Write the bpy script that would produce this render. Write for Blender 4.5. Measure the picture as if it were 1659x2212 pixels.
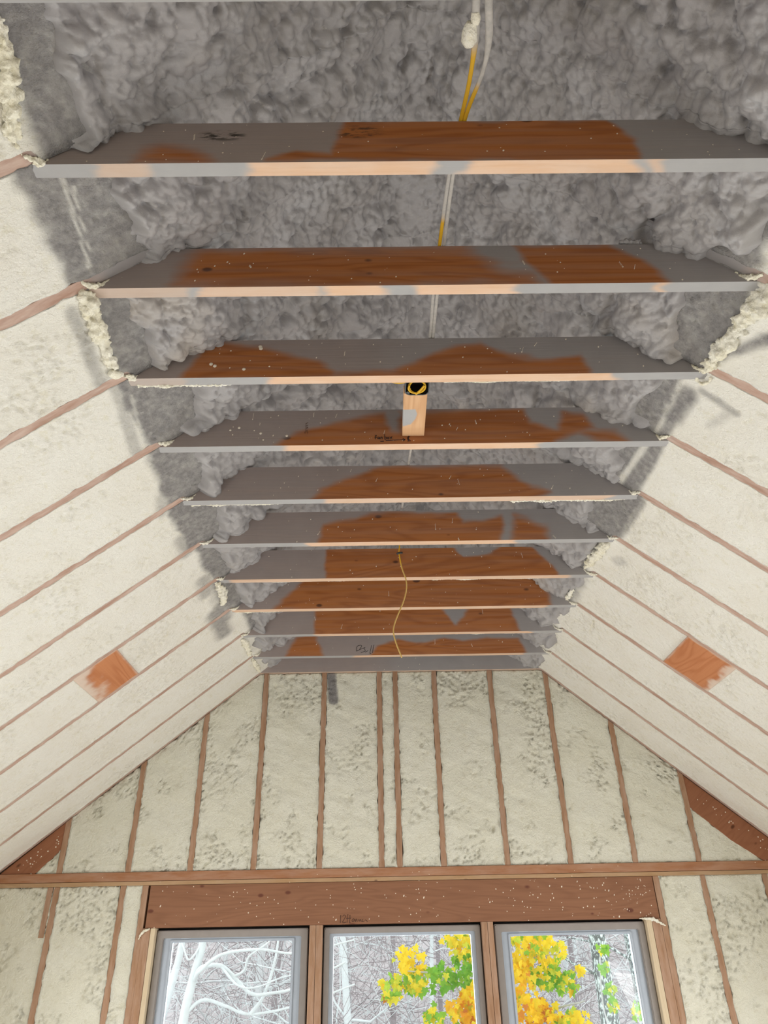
import bpy, bmesh, math, random
import numpy as np
from mathutils import Vector, Matrix

for o in list(bpy.data.objects):
    bpy.data.objects.remove(o, do_unlink=True)
scene = bpy.context.scene
COL = scene.collection

# ------------------------------------------------------------------ camera
CAM_POS = Vector((0.0, 0.0, 2.02))
cam_d = bpy.data.cameras.new('camera')
cam_d.sensor_fit = 'VERTICAL'
cam_d.sensor_height = 24.0
cam_d.lens = 24.0 * 1539.26 / 2212.0
cam_d.clip_start = 0.02
cam_d.clip_end = 300
cam = bpy.data.objects.new('camera', cam_d)
COL.objects.link(cam)
PITCH, ROLL, YAW = 0.5491, -0.0198, -0.0117
_f = Vector((0, math.cos(PITCH), math.sin(PITCH)))
_u = Vector((0, -math.sin(PITCH), math.cos(PITCH)))
_r = Vector((1, 0, 0))
_Rz = Matrix.Rotation(YAW, 3, 'Z')
_f, _u, _r = _Rz @ _f, _Rz @ _u, _Rz @ _r
_c, _s = math.cos(ROLL), math.sin(ROLL)
_r, _u = _c * _r + _s * _u, -_s * _r + _c * _u
cam.matrix_world = Matrix(((_r.x, _u.x, -_f.x, CAM_POS.x), (_r.y, _u.y, -_f.y, CAM_POS.y),
                           (_r.z, _u.z, -_f.z, CAM_POS.z), (0, 0, 0, 1)))
scene.camera = cam

# ------------------------------------------------------------------ sky, light, exposure
scene.view_settings.view_transform = 'Standard'
scene.view_settings.look = 'None'
scene.view_settings.gamma = 1.0
scene.view_settings.use_curve_mapping = False
scene.view_settings.exposure = 0.0
world = bpy.data.worlds.new('overcast_sky')
scene.world = world
world.use_nodes = True
_bg = world.node_tree.nodes['Background']
_bg.inputs[0].default_value = (0.94, 0.97, 1.0, 1)
_bg.inputs[1].default_value = 2.4
scene.cycles.max_bounces = 8
scene.cycles.diffuse_bounces = 5
scene.cycles.transparent_max_bounces = 24
scene.cycles.sample_clamp_indirect = 6.0

def area_light(name, loc, rot, sx, sy, power, color=(1, 1, 1)):
    d = bpy.data.lights.new(name, 'AREA')
    d.shape = 'RECTANGLE'; d.size = sx; d.size_y = sy
    d.energy = power; d.color = color
    o = bpy.data.objects.new(name, d)
    o.location = loc; o.rotation_euler = rot
    COL.objects.link(o)
    return o
# added side fill lamps brighten the room; the last is gable window daylight
area_light('left_fill_light', (-2.62, 2.55, 1.05), (0, math.radians(-68), 0), 1.5, 3.3, 64, (1.0, 0.985, 0.97))
area_light('right_fill_light', (2.86, 2.55, 1.05), (0, math.radians(68), 0), 1.5, 3.3, 74, (1.0, 0.985, 0.97))
area_light('gable_window_daylight', (0.13, 5.42, 1.55), (math.radians(-78), 0, 0), 3.0, 1.2, 95, (0.9, 0.96, 1.0))

# ------------------------------------------------------------------ measured frame of the room
CZ = 2.02
H = 3.7634                 # underside of the collar ties
XL, XR = -0.8777, 1.1924   # where rafters and ties meet
AL, AR = 0.8177, 0.8585    # roof slopes
SP = 0.4064
Y1 = 1.1038
GY = 5.108                 # face of the gable framing
DT = 0.181                 # tie depth
PLATE = 2.462
HL, HR = math.hypot(1, AL), math.hypot(1, AR)
RX = (AR * XR + AL * XL) / (AL + AR)
RZ = H + AL * (RX - XL)
TL_RIDGE = (RX - XL) * HL
TR_RIDGE = (XR - RX) * HR
T_EAVE_L, T_EAVE_R = -2.05, -2.02
EL, NL = np.array([1, 0, AL]) / HL, np.array([AL, 0, -1]) / HL
ER, NR = np.array([-1, 0, AR]) / HR, np.array([-AR, 0, -1]) / HR
KL, KR = np.array([XL, 0, H]), np.array([XR, 0, H])
YV = np.array([0, 1.0, 0])
def yn(n): return Y1 + (n - 1) * SP
ORD = ['zeroth', 'first', 'second', 'third', 'fourth', 'fifth', 'sixth', 'seventh', 'eighth', 'ninth', 'tenth', 'eleventh', 'twelfth', 'thirteenth']

# ------------------------------------------------------------------ noise
def _hash(ix, iy, iz, seed):
    h = (ix.astype(np.int64) * 374761393 + iy.astype(np.int64) * 668265263 + iz.astype(np.int64) * 2147483647 + seed * 974634777) & 0xFFFFFFFF
    h = ((h ^ (h >> 13)) * 1274126177) & 0xFFFFFFFF
    h = ((h ^ (h >> 16)) * 2246822519) & 0xFFFFFFFF
    return (h ^ (h >> 15)) & 0xFFFFFFFF
def _r01(ix, iy, iz, seed): return _hash(ix, iy, iz, seed) / 4294967296.0
def vnoise(P, scale, seed=0):
    Q = P / scale
    I = np.floor(Q).astype(np.int64); f = Q - I
    f = f * f * (3 - 2 * f)
    out = 0
    for dx in (0, 1):
        for dy in (0, 1):
            for dz in (0, 1):
                w = (f[:, 0] if dx else 1 - f[:, 0]) * (f[:, 1] if dy else 1 - f[:, 1]) * (f[:, 2] if dz else 1 - f[:, 2])
                out = out + w * _r01(I[:, 0] + dx, I[:, 1] + dy, I[:, 2] + dz, seed)
    return out
def fbm(P, scale, seed=0, octv=3):
    a, t, s = 1.0, 0.0, 0
    for k in range(octv):
        s = s + a * vnoise(P, scale / 2 ** k, seed + 17 * k); t += a; a *= 0.5
    return s / t
def worley(P, scale, seed=0):
    Q = P / scale
    I = np.floor(Q).astype(np.int64)
    f1 = np.full(len(P), 9.0); f2 = np.full(len(P), 9.0)
    for dx in (-1, 0, 1):
        for dy in (-1, 0, 1):
            for dz in (-1, 0, 1):
                jx, jy, jz = I[:, 0] + dx, I[:, 1] + dy, I[:, 2] + dz
                d = (jx + _r01(jx, jy, jz, seed) - Q[:, 0]) ** 2 + (jy + _r01(jx, jy, jz, seed + 1) - Q[:, 1]) ** 2 + (jz + _r01(jx, jy, jz, seed + 2) - Q[:, 2]) ** 2
                lo = np.minimum(d, f1)
                f2 = np.minimum(np.maximum(d, f1), f2); f1 = lo
    return np.sqrt(f1), np.sqrt(f2)
def dome(P, scale, seed=0, r=0.95):
    f1, f2 = worley(P, scale, seed)
    return np.sqrt(np.clip(1 - (f1 / r) ** 2, 0, 1))
def sstep(a, b, x):
    t = np.clip((x - a) / (b - a), 0, 1)
    return t * t * (3 - 2 * t)
def warp(P, scale, amp, seed):
    return P + amp * 2 * (np.stack([vnoise(P, scale, seed), vnoise(P, scale, seed + 5), vnoise(P, scale, seed + 9)], 1) - 0.5)
def poly_sd(px, pz, poly):
    """signed distance, positive inside"""
    d = np.full(len(px), 1e9); inside = np.zeros(len(px), bool)
    n = len(poly)
    for i in range(n):
        ax, az = poly[i]; bx, bz = poly[(i + 1) % n]
        ex, ez = bx - ax, bz - az
        t = np.clip(((px - ax) * ex + (pz - az) * ez) / (ex * ex + ez * ez + 1e-12), 0, 1)
        d = np.minimum(d, np.hypot(px - ax - t * ex, pz - az - t * ez))
        c = ((az > pz) != (bz > pz)) & (px < (bx - ax) * (pz - az) / ((bz - az) if abs(bz - az) > 1e-9 else 1e-9) + ax)
        inside ^= c
    return np.where(inside, d, -d)
def seg_d(px, py, a, b):
    ex, ey = b[0] - a[0], b[1] - a[1]
    t = np.clip(((px - a[0]) * ex + (py - a[1]) * ey) / (ex * ex + ey * ey + 1e-12), 0, 1)
    return np.hypot(px - a[0] - t * ex, py - a[1] - t * ey)

# ------------------------------------------------------------------ mesh helpers
def raw_mesh(name, V, F, attrs=None, smooth=True):
    """V (n,3); F list/array of quads or lists of faces"""
    me = bpy.data.meshes.new(name)
    V = np.asarray(V, dtype=np.float32)
    if isinstance(F, np.ndarray):
        me.vertices.add(len(V)); me.vertices.foreach_set('co', V.ravel())
        nf, k = F.shape
        me.loops.add(nf * k); me.loops.foreach_set('vertex_index', F.astype(np.int32).ravel())
        me.polygons.add(nf)
        me.polygons.foreach_set('loop_start', np.arange(0, nf * k, k, dtype=np.int32))
        me.polygons.foreach_set('loop_total', np.full(nf, k, dtype=np.int32))
        me.update(calc_edges=True)
    else:
        me.from_pydata([tuple(map(float, v)) for v in V], [], F); me.update()
    if smooth:
        me.polygons.foreach_set('use_smooth', np.ones(len(me.polygons), dtype=bool))
    for k, a in (attrs or {}).items():
        at = me.attributes.new(k, 'FLOAT', 'POINT')
        at.data.foreach_set('value', np.asarray(a, dtype=np.float32))
    me.validate()
    return me
def link(name, me, mat=None, parent=None):
    o = bpy.data.objects.new(name, me)
    if mat is not None:
        for m in (mat if isinstance(mat, (list, tuple)) else [mat]): me.materials.append(m)
    COL.objects.link(o)
    if parent is not None:
        o.parent = parent
    return o
def tag(o, label=None, cat=None, group=None, kind=None):
    if label: o['label'] = label
    if cat: o['category'] = cat
    if group: o['group'] = group
    if kind: o['kind'] = kind
    return o
def empty(name, loc=(0, 0, 0)):
    o = bpy.data.objects.new(name, None); o.location = loc; COL.objects.link(o)
    o.empty_display_size = 0.05
    return o
def child(name, me, mat, root):
    """part in world coordinates parented to a root placed anywhere"""
    o = link(name, me, mat, root)
    if root.type == 'EMPTY':
        o.matrix_parent_inverse = Matrix.Translation(-Vector(root.location))
    return o
def grid_faces(nu, nv, flip=False, base=0):
    i = np.arange(nu - 1)[:, None] * nv + np.arange(nv - 1)[None, :]
    F = np.stack([i, i + 1, i + nv + 1, i + nv], -1).reshape(-1, 4) + base
    return F[:, ::-1] if flip else F
def solid_grid(name, P, back, attrs=None, flip=False):
    """grid of points (nu,nv,3) with side walls going back along 'back' (3,) or (nu,nv,3) -> closed body"""
    nu, nv = P.shape[:2]
    top = P.reshape(-1, 3)
    idx = np.arange(nu * nv).reshape(nu, nv)
    rim = np.concatenate([idx[0, :-1], idx[:-1, -1], idx[-1, :0:-1], idx[:0:-1, 0]])
    B = np.broadcast_to(back, P.shape).reshape(-1, 3)
    low = top[rim] + B[rim]
    n0 = len(top); m = len(rim)
    V = np.concatenate([top, low, low.mean(0)[None]])
    F = grid_faces(nu, nv, flip)
    k = np.arange(m); k2 = (k + 1) % m
    S = np.stack([rim[k2], rim[k], n0 + k, n0 + k2], -1)
    C = np.stack([n0 + k2, n0 + k, np.full(m, n0 + m), np.full(m, n0 + m)], -1)
    if flip: S = S[:, ::-1]
    faces = np.concatenate([F, S])
    a2 = {}
    for kk, a in (attrs or {}).items():
        a = a.reshape(-1)
        a2[kk] = np.concatenate([a, a[rim], [a.mean()]])
    me = raw_mesh(name, V, faces, a2)
    return me
def box_bm(bm, lo, hi):
    r = bmesh.ops.create_cube(bm, size=1)
    for v in r['verts']:
        v.co = Vector(((lo[i] + hi[i]) / 2 + v.co[i] * (hi[i] - lo[i])) for i in range(3))
    return r['verts']
def box_mesh(name, lo, hi, bevel=0.002):
    bm = bmesh.new(); box_bm(bm, lo, hi)
    if bevel:
        bmesh.ops.bevel(bm, geom=bm.edges[:], offset=bevel, segments=2, affect='EDGES', profile=0.5)
    me = bpy.data.meshes.new(name); bm.to_mesh(me); bm.free()
    return me
def hexa_mesh(name, c8, bevel=0.002):
    """8 corners: 4 bottom (ccw) then 4 top"""
    bm = bmesh.new(); v = [bm.verts.new(tuple(map(float, c))) for c in c8]
    for f in ((3, 2, 1, 0), (4, 5, 6, 7), (0, 1, 5, 4), (1, 2, 6, 5), (2, 3, 7, 6), (3, 0, 4, 7)):
        bm.faces.new([v[i] for i in f])
    bmesh.ops.recalc_face_normals(bm, faces=bm.faces[:])
    if bevel: bmesh.ops.bevel(bm, geom=bm.edges[:], offset=bevel, segments=2, affect='EDGES', profile=0.5)
    me = bpy.data.meshes.new(name); bm.to_mesh(me); bm.free()
    return me
def smooth_path(pts, n):
    """catmull-rom resample"""
    P = np.array(pts, float)
    P = np.concatenate([[2 * P[0] - P[1]], P, [2 * P[-1] - P[-2]]])
    out = []
    m = len(P) - 3
    for t in np.linspace(0, m - 1e-6, n):
        i = int(t); u = t - i
        a, b, c, d = P[i:i + 4]
        out.append(0.5 * (2 * b + (c - a) * u + (2 * a - 5 * b + 4 * c - d) * u * u + (3 * b - a - 3 * c + d) * u ** 3))
    return np.array(out)
def tube_arrays(path, rad, sides=8, squash=1.0):
    path = np.asarray(path, float); n = len(path)
    rad = np.broadcast_to(rad, (n,))
    T = np.gradient(path, axis=0); T /= np.linalg.norm(T, axis=1)[:, None] + 1e-12
    up = np.array([0, 0, 1.0]) if abs(T[0, 2]) < 0.9 else np.array([1.0, 0, 0])
    A = np.cross(T, up); A /= np.linalg.norm(A, axis=1)[:, None] + 1e-9
    B = np.cross(A, T)
    th = np.linspace(0, 2 * np.pi, sides, endpoint=False)
    V = path[:, None] + rad[:, None, None] * (np.cos(th)[None, :, None] * A[:, None] + squash * np.sin(th)[None, :, None] * B[:, None])
    i = np.arange(n - 1)[:, None] * sides + np.arange(sides)[None]
    j = np.arange(n - 1)[:, None] * sides + (np.arange(sides)[None] + 1) % sides
    F = np.stack([i, j, j + sides, i + sides], -1).reshape(-1, 4)
    return V.reshape(-1, 3), F
def join(parts):
    V, F, n = [], [], 0
    for v, f in parts:
        V.append(v); F.append(f + n); n += len(v)
    return np.concatenate(V), np.concatenate(F)
def closed_tube(path, rad, sides=8, squash=1.0):
    rad = np.array(np.broadcast_to(rad, (len(path),)), float)
    p = np.asarray(path, float)
    p = np.concatenate([p[:1], p, p[-1:]]); p[0] += (p[1] - p[2]) * 1e-3; p[-1] += (p[-2] - p[-3]) * 1e-3
    rad = np.concatenate([[1e-4], rad, [1e-4]])
    return tube_arrays(p, rad, sides, squash)
def blob_arrays(c, r, seed, detail=2, amp=0.35, lump=0.6):
    bm = bmesh.new(); bmesh.ops.create_icosphere(bm, subdivisions=detail, radius=1)
    V = np.array([v.co[:] for v in bm.verts]); F = [[v.index for v in f.verts] for f in bm.faces]
    bm.free()
    d = dome(V + seed * 3.7, lump, seed) * amp + 1 - amp * 0.6
    V = V * d[:, None] * np.array(r)[None] + np.array(c)[None]
    return V, np.array(F)

# ------------------------------------------------------------------ materials
def nt_new(name, rough=0.85):
    m = bpy.data.materials.new(name); m.use_nodes = True
    nt = m.node_tree; b = nt.nodes['Principled BSDF']
    b.inputs['Roughness'].default_value = rough
    b.inputs['Specular IOR Level'].default_value = 0.25
    return m, nt, b
def N(nt, t, **kw):
    n = nt.nodes.new(t)
    for k, v in kw.items():
        if k.startswith('i_'):
            key = k[2:]
            n.inputs[int(key) if key.isdigit() else key].default_value = v
        else: setattr(n, k, v)
    return n
def mathn(nt, op, a, b=None, clamp=False):
    n = nt.nodes.new('ShaderNodeMath'); n.operation = op; n.use_clamp = clamp
    for i, x in enumerate((a, b)):
        if x is None: continue
        if isinstance(x, (int, float)): n.inputs[i].default_value = x
        else: nt.links.new(x, n.inputs[i])
    return n.outputs[0]
def mix(nt, fac, a, b):
    n = nt.nodes.new('ShaderNodeMix'); n.data_type = 'RGBA'
    for s, x in ((0, fac), (6, a), (7, b)):
        if isinstance(x, (int, float)): n.inputs[s].default_value = x
        elif isinstance(x, tuple): n.inputs[s].default_value = x if len(x) == 4 else (*x, 1)
        else: nt.links.new(x, n.inputs[s])
    return n.outputs[2]
def ramp(nt, fac, stops, interp='LINEAR'):
    n = nt.nodes.new('ShaderNodeValToRGB'); cr = n.color_ramp; cr.interpolation = interp
    while len(cr.elements) < len(stops): cr.elements.new(0.5)
    for e, (p, c) in zip(cr.elements, stops):
        e.position = p; e.color = (*c, 1) if not isinstance(c, (int, float)) else (c, c, c, 1)
    nt.links.new(fac, n.inputs[0]); return n.outputs[0]
def position(nt): return nt.nodes.new('ShaderNodeNewGeometry').outputs['Position']
def scaled(nt, vec, s):
    n = nt.nodes.new('ShaderNodeVectorMath'); n.operation = 'MULTIPLY'
    nt.links.new(vec, n.inputs[0]); n.inputs[1].default_value = s if isinstance(s, tuple) else (s, s, s)
    return n.outputs[0]
def noise(nt, vec, scale, detail=3, rough=0.55, dist=0.0, out='Fac'):
    n = nt.nodes.new('ShaderNodeTexNoise'); nt.links.new(vec, n.inputs['Vector'])
    n.inputs['Scale'].default_value = scale; n.inputs['Detail'].default_value = detail
    n.inputs['Roughness'].default_value = rough; n.inputs['Distortion'].default_value = dist
    return n.outputs[out]
def voro(nt, vec, scale, out='Distance', feature='F1'):
    n = nt.nodes.new('ShaderNodeTexVoronoi'); n.feature = feature; nt.links.new(vec, n.inputs['Vector'])
    n.inputs['Scale'].default_value = scale
    return n.outputs[out], n
def attr(nt, name):
    n = nt.nodes.new('ShaderNodeAttribute'); n.attribute_name = name; return n.outputs['Fac']
def bump(nt, b, h, strength=0.4, dist=0.01):
    n = nt.nodes.new('ShaderNodeBump'); n.inputs['Strength'].default_value = strength; n.inputs['Distance'].default_value = dist
    nt.links.new(h, n.inputs['Height']); nt.links.new(n.outputs[0], b.inputs['Normal'])

GREY = (0.315, 0.295, 0.295)
def wood_mat(name, d, c_lo, c_hi, knot=(0.09, 0.03, 0.012), dust=0.0, dust_c=(0.62, 0.5, 0.43), specks=0.0, paint=False, bands=0.5, knots=True, seed=0.0, grey=GREY):
    m, nt, b = nt_new(name, 0.75)
    P = position(nt)
    oi = nt.nodes.new('ShaderNodeObjectInfo')
    dv = Vector(d).normalized()
    e1 = Vector((0, 1, 0)) if abs(dv.y) < 0.9 else Vector((1, 0, 0))
    e2 = dv.cross(e1).normalized()
    comp = []
    for ax in (dv, e1, e2):
        n = nt.nodes.new('ShaderNodeVectorMath'); n.operation = 'DOT_PRODUCT'
        nt.links.new(P, n.inputs[0]); n.inputs[1].default_value = ax
        comp.append(n.outputs['Value'])
    off = mathn(nt, 'MULTIPLY', oi.outputs['Random'], 37.0)
    cx = nt.nodes.new('ShaderNodeCombineXYZ')
    nt.links.new(mathn(nt, 'ADD', comp[0], off), cx.inputs[0])
    nt.links.new(mathn(nt, 'ADD', comp[1], off), cx.inputs[1])
    nt.links.new(mathn(nt, 'ADD', comp[2], seed), cx.inputs[2])
    L = cx.outputs[0]
    fine = noise(nt, scaled(nt, L, (4, 170, 170)), 1.0, 3, 0.6)
    big = noise(nt, scaled(nt, L, (0.9, 7, 7)), 1.0, 2, 0.5, 0.6)
    band = mathn(nt, 'SINE', mathn(nt, 'MULTIPLY', big, 55.0))
    band = mathn(nt, 'MULTIPLY', mathn(nt, 'ADD', band, 1.0), 0.5)
    band = mathn(nt, 'POWER', band, 2.2)
    fac = mathn(nt, 'ADD', mathn(nt, 'MULTIPLY', fine, 0.7), mathn(nt, 'MULTIPLY', band, bands), True)
    col = mix(nt, fac, (*c_hi,), (*c_lo,))
    tint = noise(nt, scaled(nt, L, (0.8, 3, 3)), 1.0, 2)
    col = mix(nt, mathn(nt, 'MULTIPLY', tint, 0.35), col, tuple(x * 0.62 for x in c_lo))
    if knots:
        kd, kn = voro(nt, scaled(nt, L, (4.6, 8.0, 8.0)), 1.0)
        ks = nt.nodes.new('ShaderNodeSeparateColor'); nt.links.new(kn.outputs['Color'], ks.inputs[0])
        k = ramp(nt, mathn(nt, 'ADD', kd, mathn(nt, 'MULTIPLY', ks.outputs[0], 0.065)), [(0.0, 1.0), (0.085, 0.9), (0.13, 0.0)])
        col = mix(nt, k, col, (*knot,))
    if dust:
        dn = noise(nt, scaled(nt, L, (6, 30, 30)), 1.0, 5, 0.65)
        col = mix(nt, mathn(nt, 'MULTIPLY', ramp(nt, dn, [(0.38, 0.0), (0.68, 1.0)]), dust), col, (*dust_c,))
    if paint:
        pa = attr(nt, 'paint')
        pn = noise(nt, P, 9.0, 3)
        gcol = mix(nt, pn, tuple(x * 0.9 for x in grey), tuple(x * 1.1 for x in grey))
        col = mix(nt, pa, col, gcol)
        sn = noise(nt, scaled(nt, L, (22, 80, 80)), 1.0, 4, .7)
        col = mix(nt, mathn(nt, 'MULTIPLY', attr(nt, 'soot'), ramp(nt, sn, [(.46, 0.0), (.58, 1.0)])), col, (.03, .025, .02))
    if specks:
        vd, vn = voro(nt, P, 46.0)
        sep = nt.nodes.new('ShaderNodeSeparateColor'); nt.links.new(vn.outputs['Color'], sep.inputs[0])
        sel = mathn(nt, 'GREATER_THAN', sep.outputs[0], 1.0 - specks)
        size = mathn(nt, 'MULTIPLY', sep.outputs[1], 0.14)
        dot = mathn(nt, 'LESS_THAN', vd, size)
        col = mix(nt, mathn(nt, 'MULTIPLY', sel, dot), col, (0.78, 0.70, 0.58))
    nt.links.new(col, b.inputs['Base Color'])
    bump(nt, b, fine, 0.25, 0.002)
    return m

def foam_mat(name, base, alt, yellow):
    m, nt, b = nt_new(name, 0.92)
    P = position(nt)
    n1 = noise(nt, P, 5.0, 4, 0.6)
    n2 = noise(nt, P, 26.0, 4, 0.65)
    n3 = noise(nt, P, 190.0, 3, 0.7)
    col = mix(nt, ramp(nt, n1, [(0.35, 0.0), (0.65, 1.0)]), base, alt)
    col = mix(nt, mathn(nt, 'MULTIPLY', ramp(nt, n2, [(0.56, 0.0), (0.72, 1.0)]), 0.5), col, yellow)
    col = mix(nt, mathn(nt, 'MULTIPLY', attr(nt, 'pit'), 0.3), col, yellow)
    pa = attr(nt, 'paint')
    gn = noise(nt, P, 60.0, 4, 0.7)
    gcol = mix(nt, gn, (0.11, 0.105, 0.107), (0.36, 0.345, 0.34))
    col = mix(nt, pa, col, gcol)
    nt.links.new(col, b.inputs['Base Color'])
    hh = mathn(nt, 'ADD', mathn(nt, 'MULTIPLY', n3, 0.5), mathn(nt, 'MULTIPLY', noise(nt, P, 75.0, 3, 0.6), 0.8))
    bump(nt, b, hh, 0.8, 0.011)
    return m
M = {}
M['foam_roof'] = foam_mat('cream_foam', (0.78, 0.755, 0.69), (0.81, 0.795, 0.745), (0.68, 0.64, 0.49))
M['foam_gable'] = foam_mat('sage_cream_foam', (0.70, 0.685, 0.58), (0.73, 0.72, 0.63), (0.56, 0.52, 0.38))
M['foam_torn'] = foam_mat('fresh_torn_foam', (0.84, 0.80, 0.66), (0.86, 0.84, 0.76), (0.74, 0.67, 0.44))
def crust_mat():
    m, nt, b = nt_new('grey_foam_crust', 0.5)
    P = position(nt)
    n1 = noise(nt, P, 4.5, 4, 0.6); n2 = noise(nt, P, 2.2, 3)
    col = mix(nt, n1, (0.305, 0.292, 0.297), (0.40, 0.387, 0.392))
    col = mix(nt, mathn(nt, 'MULTIPLY', ramp(nt, n2, [(0.60, 0.0), (0.75, 1.0)]), 0.45), col, (0.44, 0.38, 0.31))
    fl = noise(nt, P, 38.0, 4, 0.7)
    col = mix(nt, mathn(nt, 'MULTIPLY', ramp(nt, fl, [(0.66, 0.0), (0.72, 1.0)]), 0.35), col, (0.6, 0.57, 0.52))
    nt.links.new(col, b.inputs['Base Color'])
    bump(nt, b, mathn(nt, 'ADD', noise(nt, P, 70.0, 4, 0.6), mathn(nt, 'MULTIPLY', noise(nt, P, 300.0, 2), 0.3)), 0.35, 0.005)
    return m
M['crust'] = crust_mat()
M['rafter_l'] = wood_mat('dusty_rafter_wood_left', (1, 0, AL), (0.34, 0.20, 0.15), (0.50, 0.33, 0.26), dust=0.75, dust_c=(0.60, 0.47, 0.41), knots=False, bands=0.3, paint=True)
M['rafter_r'] = wood_mat('dusty_rafter_wood_right', (1, 0, -AR), (0.34, 0.20, 0.15), (0.50, 0.33, 0.26), dust=0.75, dust_c=(0.60, 0.47, 0.41), knots=False, bands=0.3, paint=True)
M['tie_face'] = wood_mat('brown_tie_face_wood', (1, 0, 0), (0.31, 0.098, 0.024), (0.52, 0.195, 0.058), knot=(0.08, 0.025, 0.01), paint=True, specks=0.10, bands=0.42)
M['tie_edge'] = wood_mat('pale_tie_edge_wood', (1, 0, 0), (0.62, 0.39, 0.25), (0.78, 0.54, 0.38), paint=True, bands=0.25, knots=False, dust=0.35, dust_c=(0.70, 0.58, 0.50), grey=(0.36, 0.355, 0.36))  # tie undersides get a paler wood tone than the front faces
M['stud'] = wood_mat('gable_stud_wood', (0, 0, 1), (0.28, 0.15, 0.085), (0.42, 0.25, 0.15), dust=0.45, dust_c=(0.52, 0.37, 0.29), bands=0.3, knots=False)
M['jamb'] = wood_mat('window_lit_jack_wood', (0, 0, 1), (0.58, 0.46, 0.31), (0.72, 0.60, 0.43), bands=0.3, knots=False)  # window light on the inner jack faces, put into a pale color
M['plate'] = wood_mat('top_plate_wood', (1, 0, 0), (0.30, 0.125, 0.06), (0.42, 0.21, 0.11), dust=0.35, dust_c=(0.50, 0.35, 0.27), specks=0.10, bands=0.3)
M['plate_pale'] = wood_mat('pale_plate_wood', (1, 0, 0), (0.36, 0.21, 0.105), (0.48, 0.31, 0.17), dust=0.3, dust_c=(0.5, 0.38, 0.29), specks=0.08, bands=0.3)
M['header'] = wood_mat('header_wood', (1, 0, 0), (0.21, 0.095, 0.052), (0.31, 0.15, 0.085), specks=0.30, bands=0.3, knot=(0.12, 0.04, 0.025))
M['fresh'] = wood_mat('fresh_pine', (0, 1, 0), (0.55, 0.31, 0.16), (0.72, 0.46, 0.27), paint=True, bands=0.5, knots=False, grey=(0.36, 0.355, 0.36))
M['block'] = wood_mat('block_wood', (0, 1, 0), (0.46, 0.17, 0.07), (0.58, 0.25, 0.115), paint=True, bands=0.6, knots=False, grey=(0.62, 0.50, 0.42))
M['rake'] = wood_mat('corner_board_wood', (1, 0, 0.8), (0.25, 0.10, 0.05), (0.35, 0.15, 0.08), specks=0.15, bands=0.3)
def plain(name, c, rough=0.6, metal=0.0, spec=0.3, var=0.1, vs=20.0):
    m, nt, b = nt_new(name, rough)
    b.inputs['Specular IOR Level'].default_value = spec; b.inputs['Metallic'].default_value = metal
    n = noise(nt, position(nt), vs, 3)
    nt.links.new(mix(nt, n, tuple(x * (1 - var) for x in c), tuple(min(1, x * (1 + var)) for x in c)), b.inputs['Base Color'])
    return m
M['osb'] = plain('roof_sheathing', (0.36, 0.26, 0.15), 0.9)
M['subfloor'] = plain('subfloor_plywood', (0.60, 0.55, 0.47), 0.8, var=0.15, vs=3.0)
M['knee'] = plain('foamed_side_wall', (0.74, 0.70, 0.60), 0.95, var=0.06, vs=8.0)
M['frame'] = plain('taupe_window_frame', (0.29, 0.265, 0.25), 0.5)
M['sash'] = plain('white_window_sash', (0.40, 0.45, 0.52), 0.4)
M['gap'] = plain('gap_shade_black', (0.012, 0.012, 0.012), 0.9)  # black stands in for the shade in the gap round each frame
M['ink'] = plain('marker_ink', (0.02, 0.015, 0.02), 0.7)
M['pencil'] = plain('pencil_line', (0.10, 0.05, 0.035), 0.8)
M['black'] = plain('black_plastic_box', (0.012, 0.012, 0.013), 0.35, spec=0.5)
M['drip'] = plain('foam_drip', (0.75, 0.68, 0.58), 0.8)
def cable_mat():
    m, nt, b = nt_new('yellow_cable', 0.5)
    P = position(nt)
    n = noise(nt, P, 90.0, 3)
    gc = mix(nt, n, (0.30, 0.29, 0.28), (0.56, 0.53, 0.49))
    nt.links.new(mix(nt, attr(nt, 'paint'), (0.62, 0.36, 0.02), gc), b.inputs['Base Color'])
    return m
M['cable'] = cable_mat()
def glass_mat():
    m = bpy.data.materials.new('window_glass'); m.use_nodes = True; nt = m.node_tree
    nt.nodes.clear()
    o = nt.nodes.new('ShaderNodeOutputMaterial'); t = nt.nodes.new('ShaderNodeBsdfTransparent'); g = nt.nodes.new('ShaderNodeBsdfGlossy')
    g.inputs['Roughness'].default_value = 0.02; t.inputs[0].default_value = (0.95, 0.98, 0.97, 1)
    f = nt.nodes.new('ShaderNodeFresnel'); f.inputs[0].default_value = 1.45
    mx = nt.nodes.new('ShaderNodeMixShader')
    nt.links.new(f.outputs[0], mx.inputs[0]); nt.links.new(t.outputs[0], mx.inputs[1]); nt.links.new(g.outputs[0], mx.inputs[2])
    nt.links.new(mx.outputs[0], o.inputs[0]); return m
M['glass'] = glass_mat()

# ------------------------------------------------------------------ room shell
WXL, WXR = -2.47, 2.71
def struct(name, me, m): return tag(link(name, me, m), kind='structure')
struct('floor', box_mesh('floor', (WXL - .2, -4.2, -0.1), (WXR + .2, GY + .2, 0.0), 0), M['subfloor'])
struct('wall_back', box_mesh('wall_back', (WXL - .2, -4.2, 0), (WXR + .2, -4.0, 4.9), 0), M['knee'])
def side_wall(name, x0, x1):  # the unseen side openings are made up to let the fill lamps in
    bm = bmesh.new()
    box_bm(bm, (x0, -4.0, 0), (x1, GY + .16, 0.25)); box_bm(bm, (x0, -4.0, 1.85), (x1, GY + .16, 2.55))
    box_bm(bm, (x0, -4.0, 0.25), (x1, -1.0, 1.85)); box_bm(bm, (x0, 4.2, 0.25), (x1, GY + .16, 1.85))
    me = bpy.data.meshes.new(name); bm.to_mesh(me); bm.free()
    return struct(name, me, M['knee'])
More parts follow.
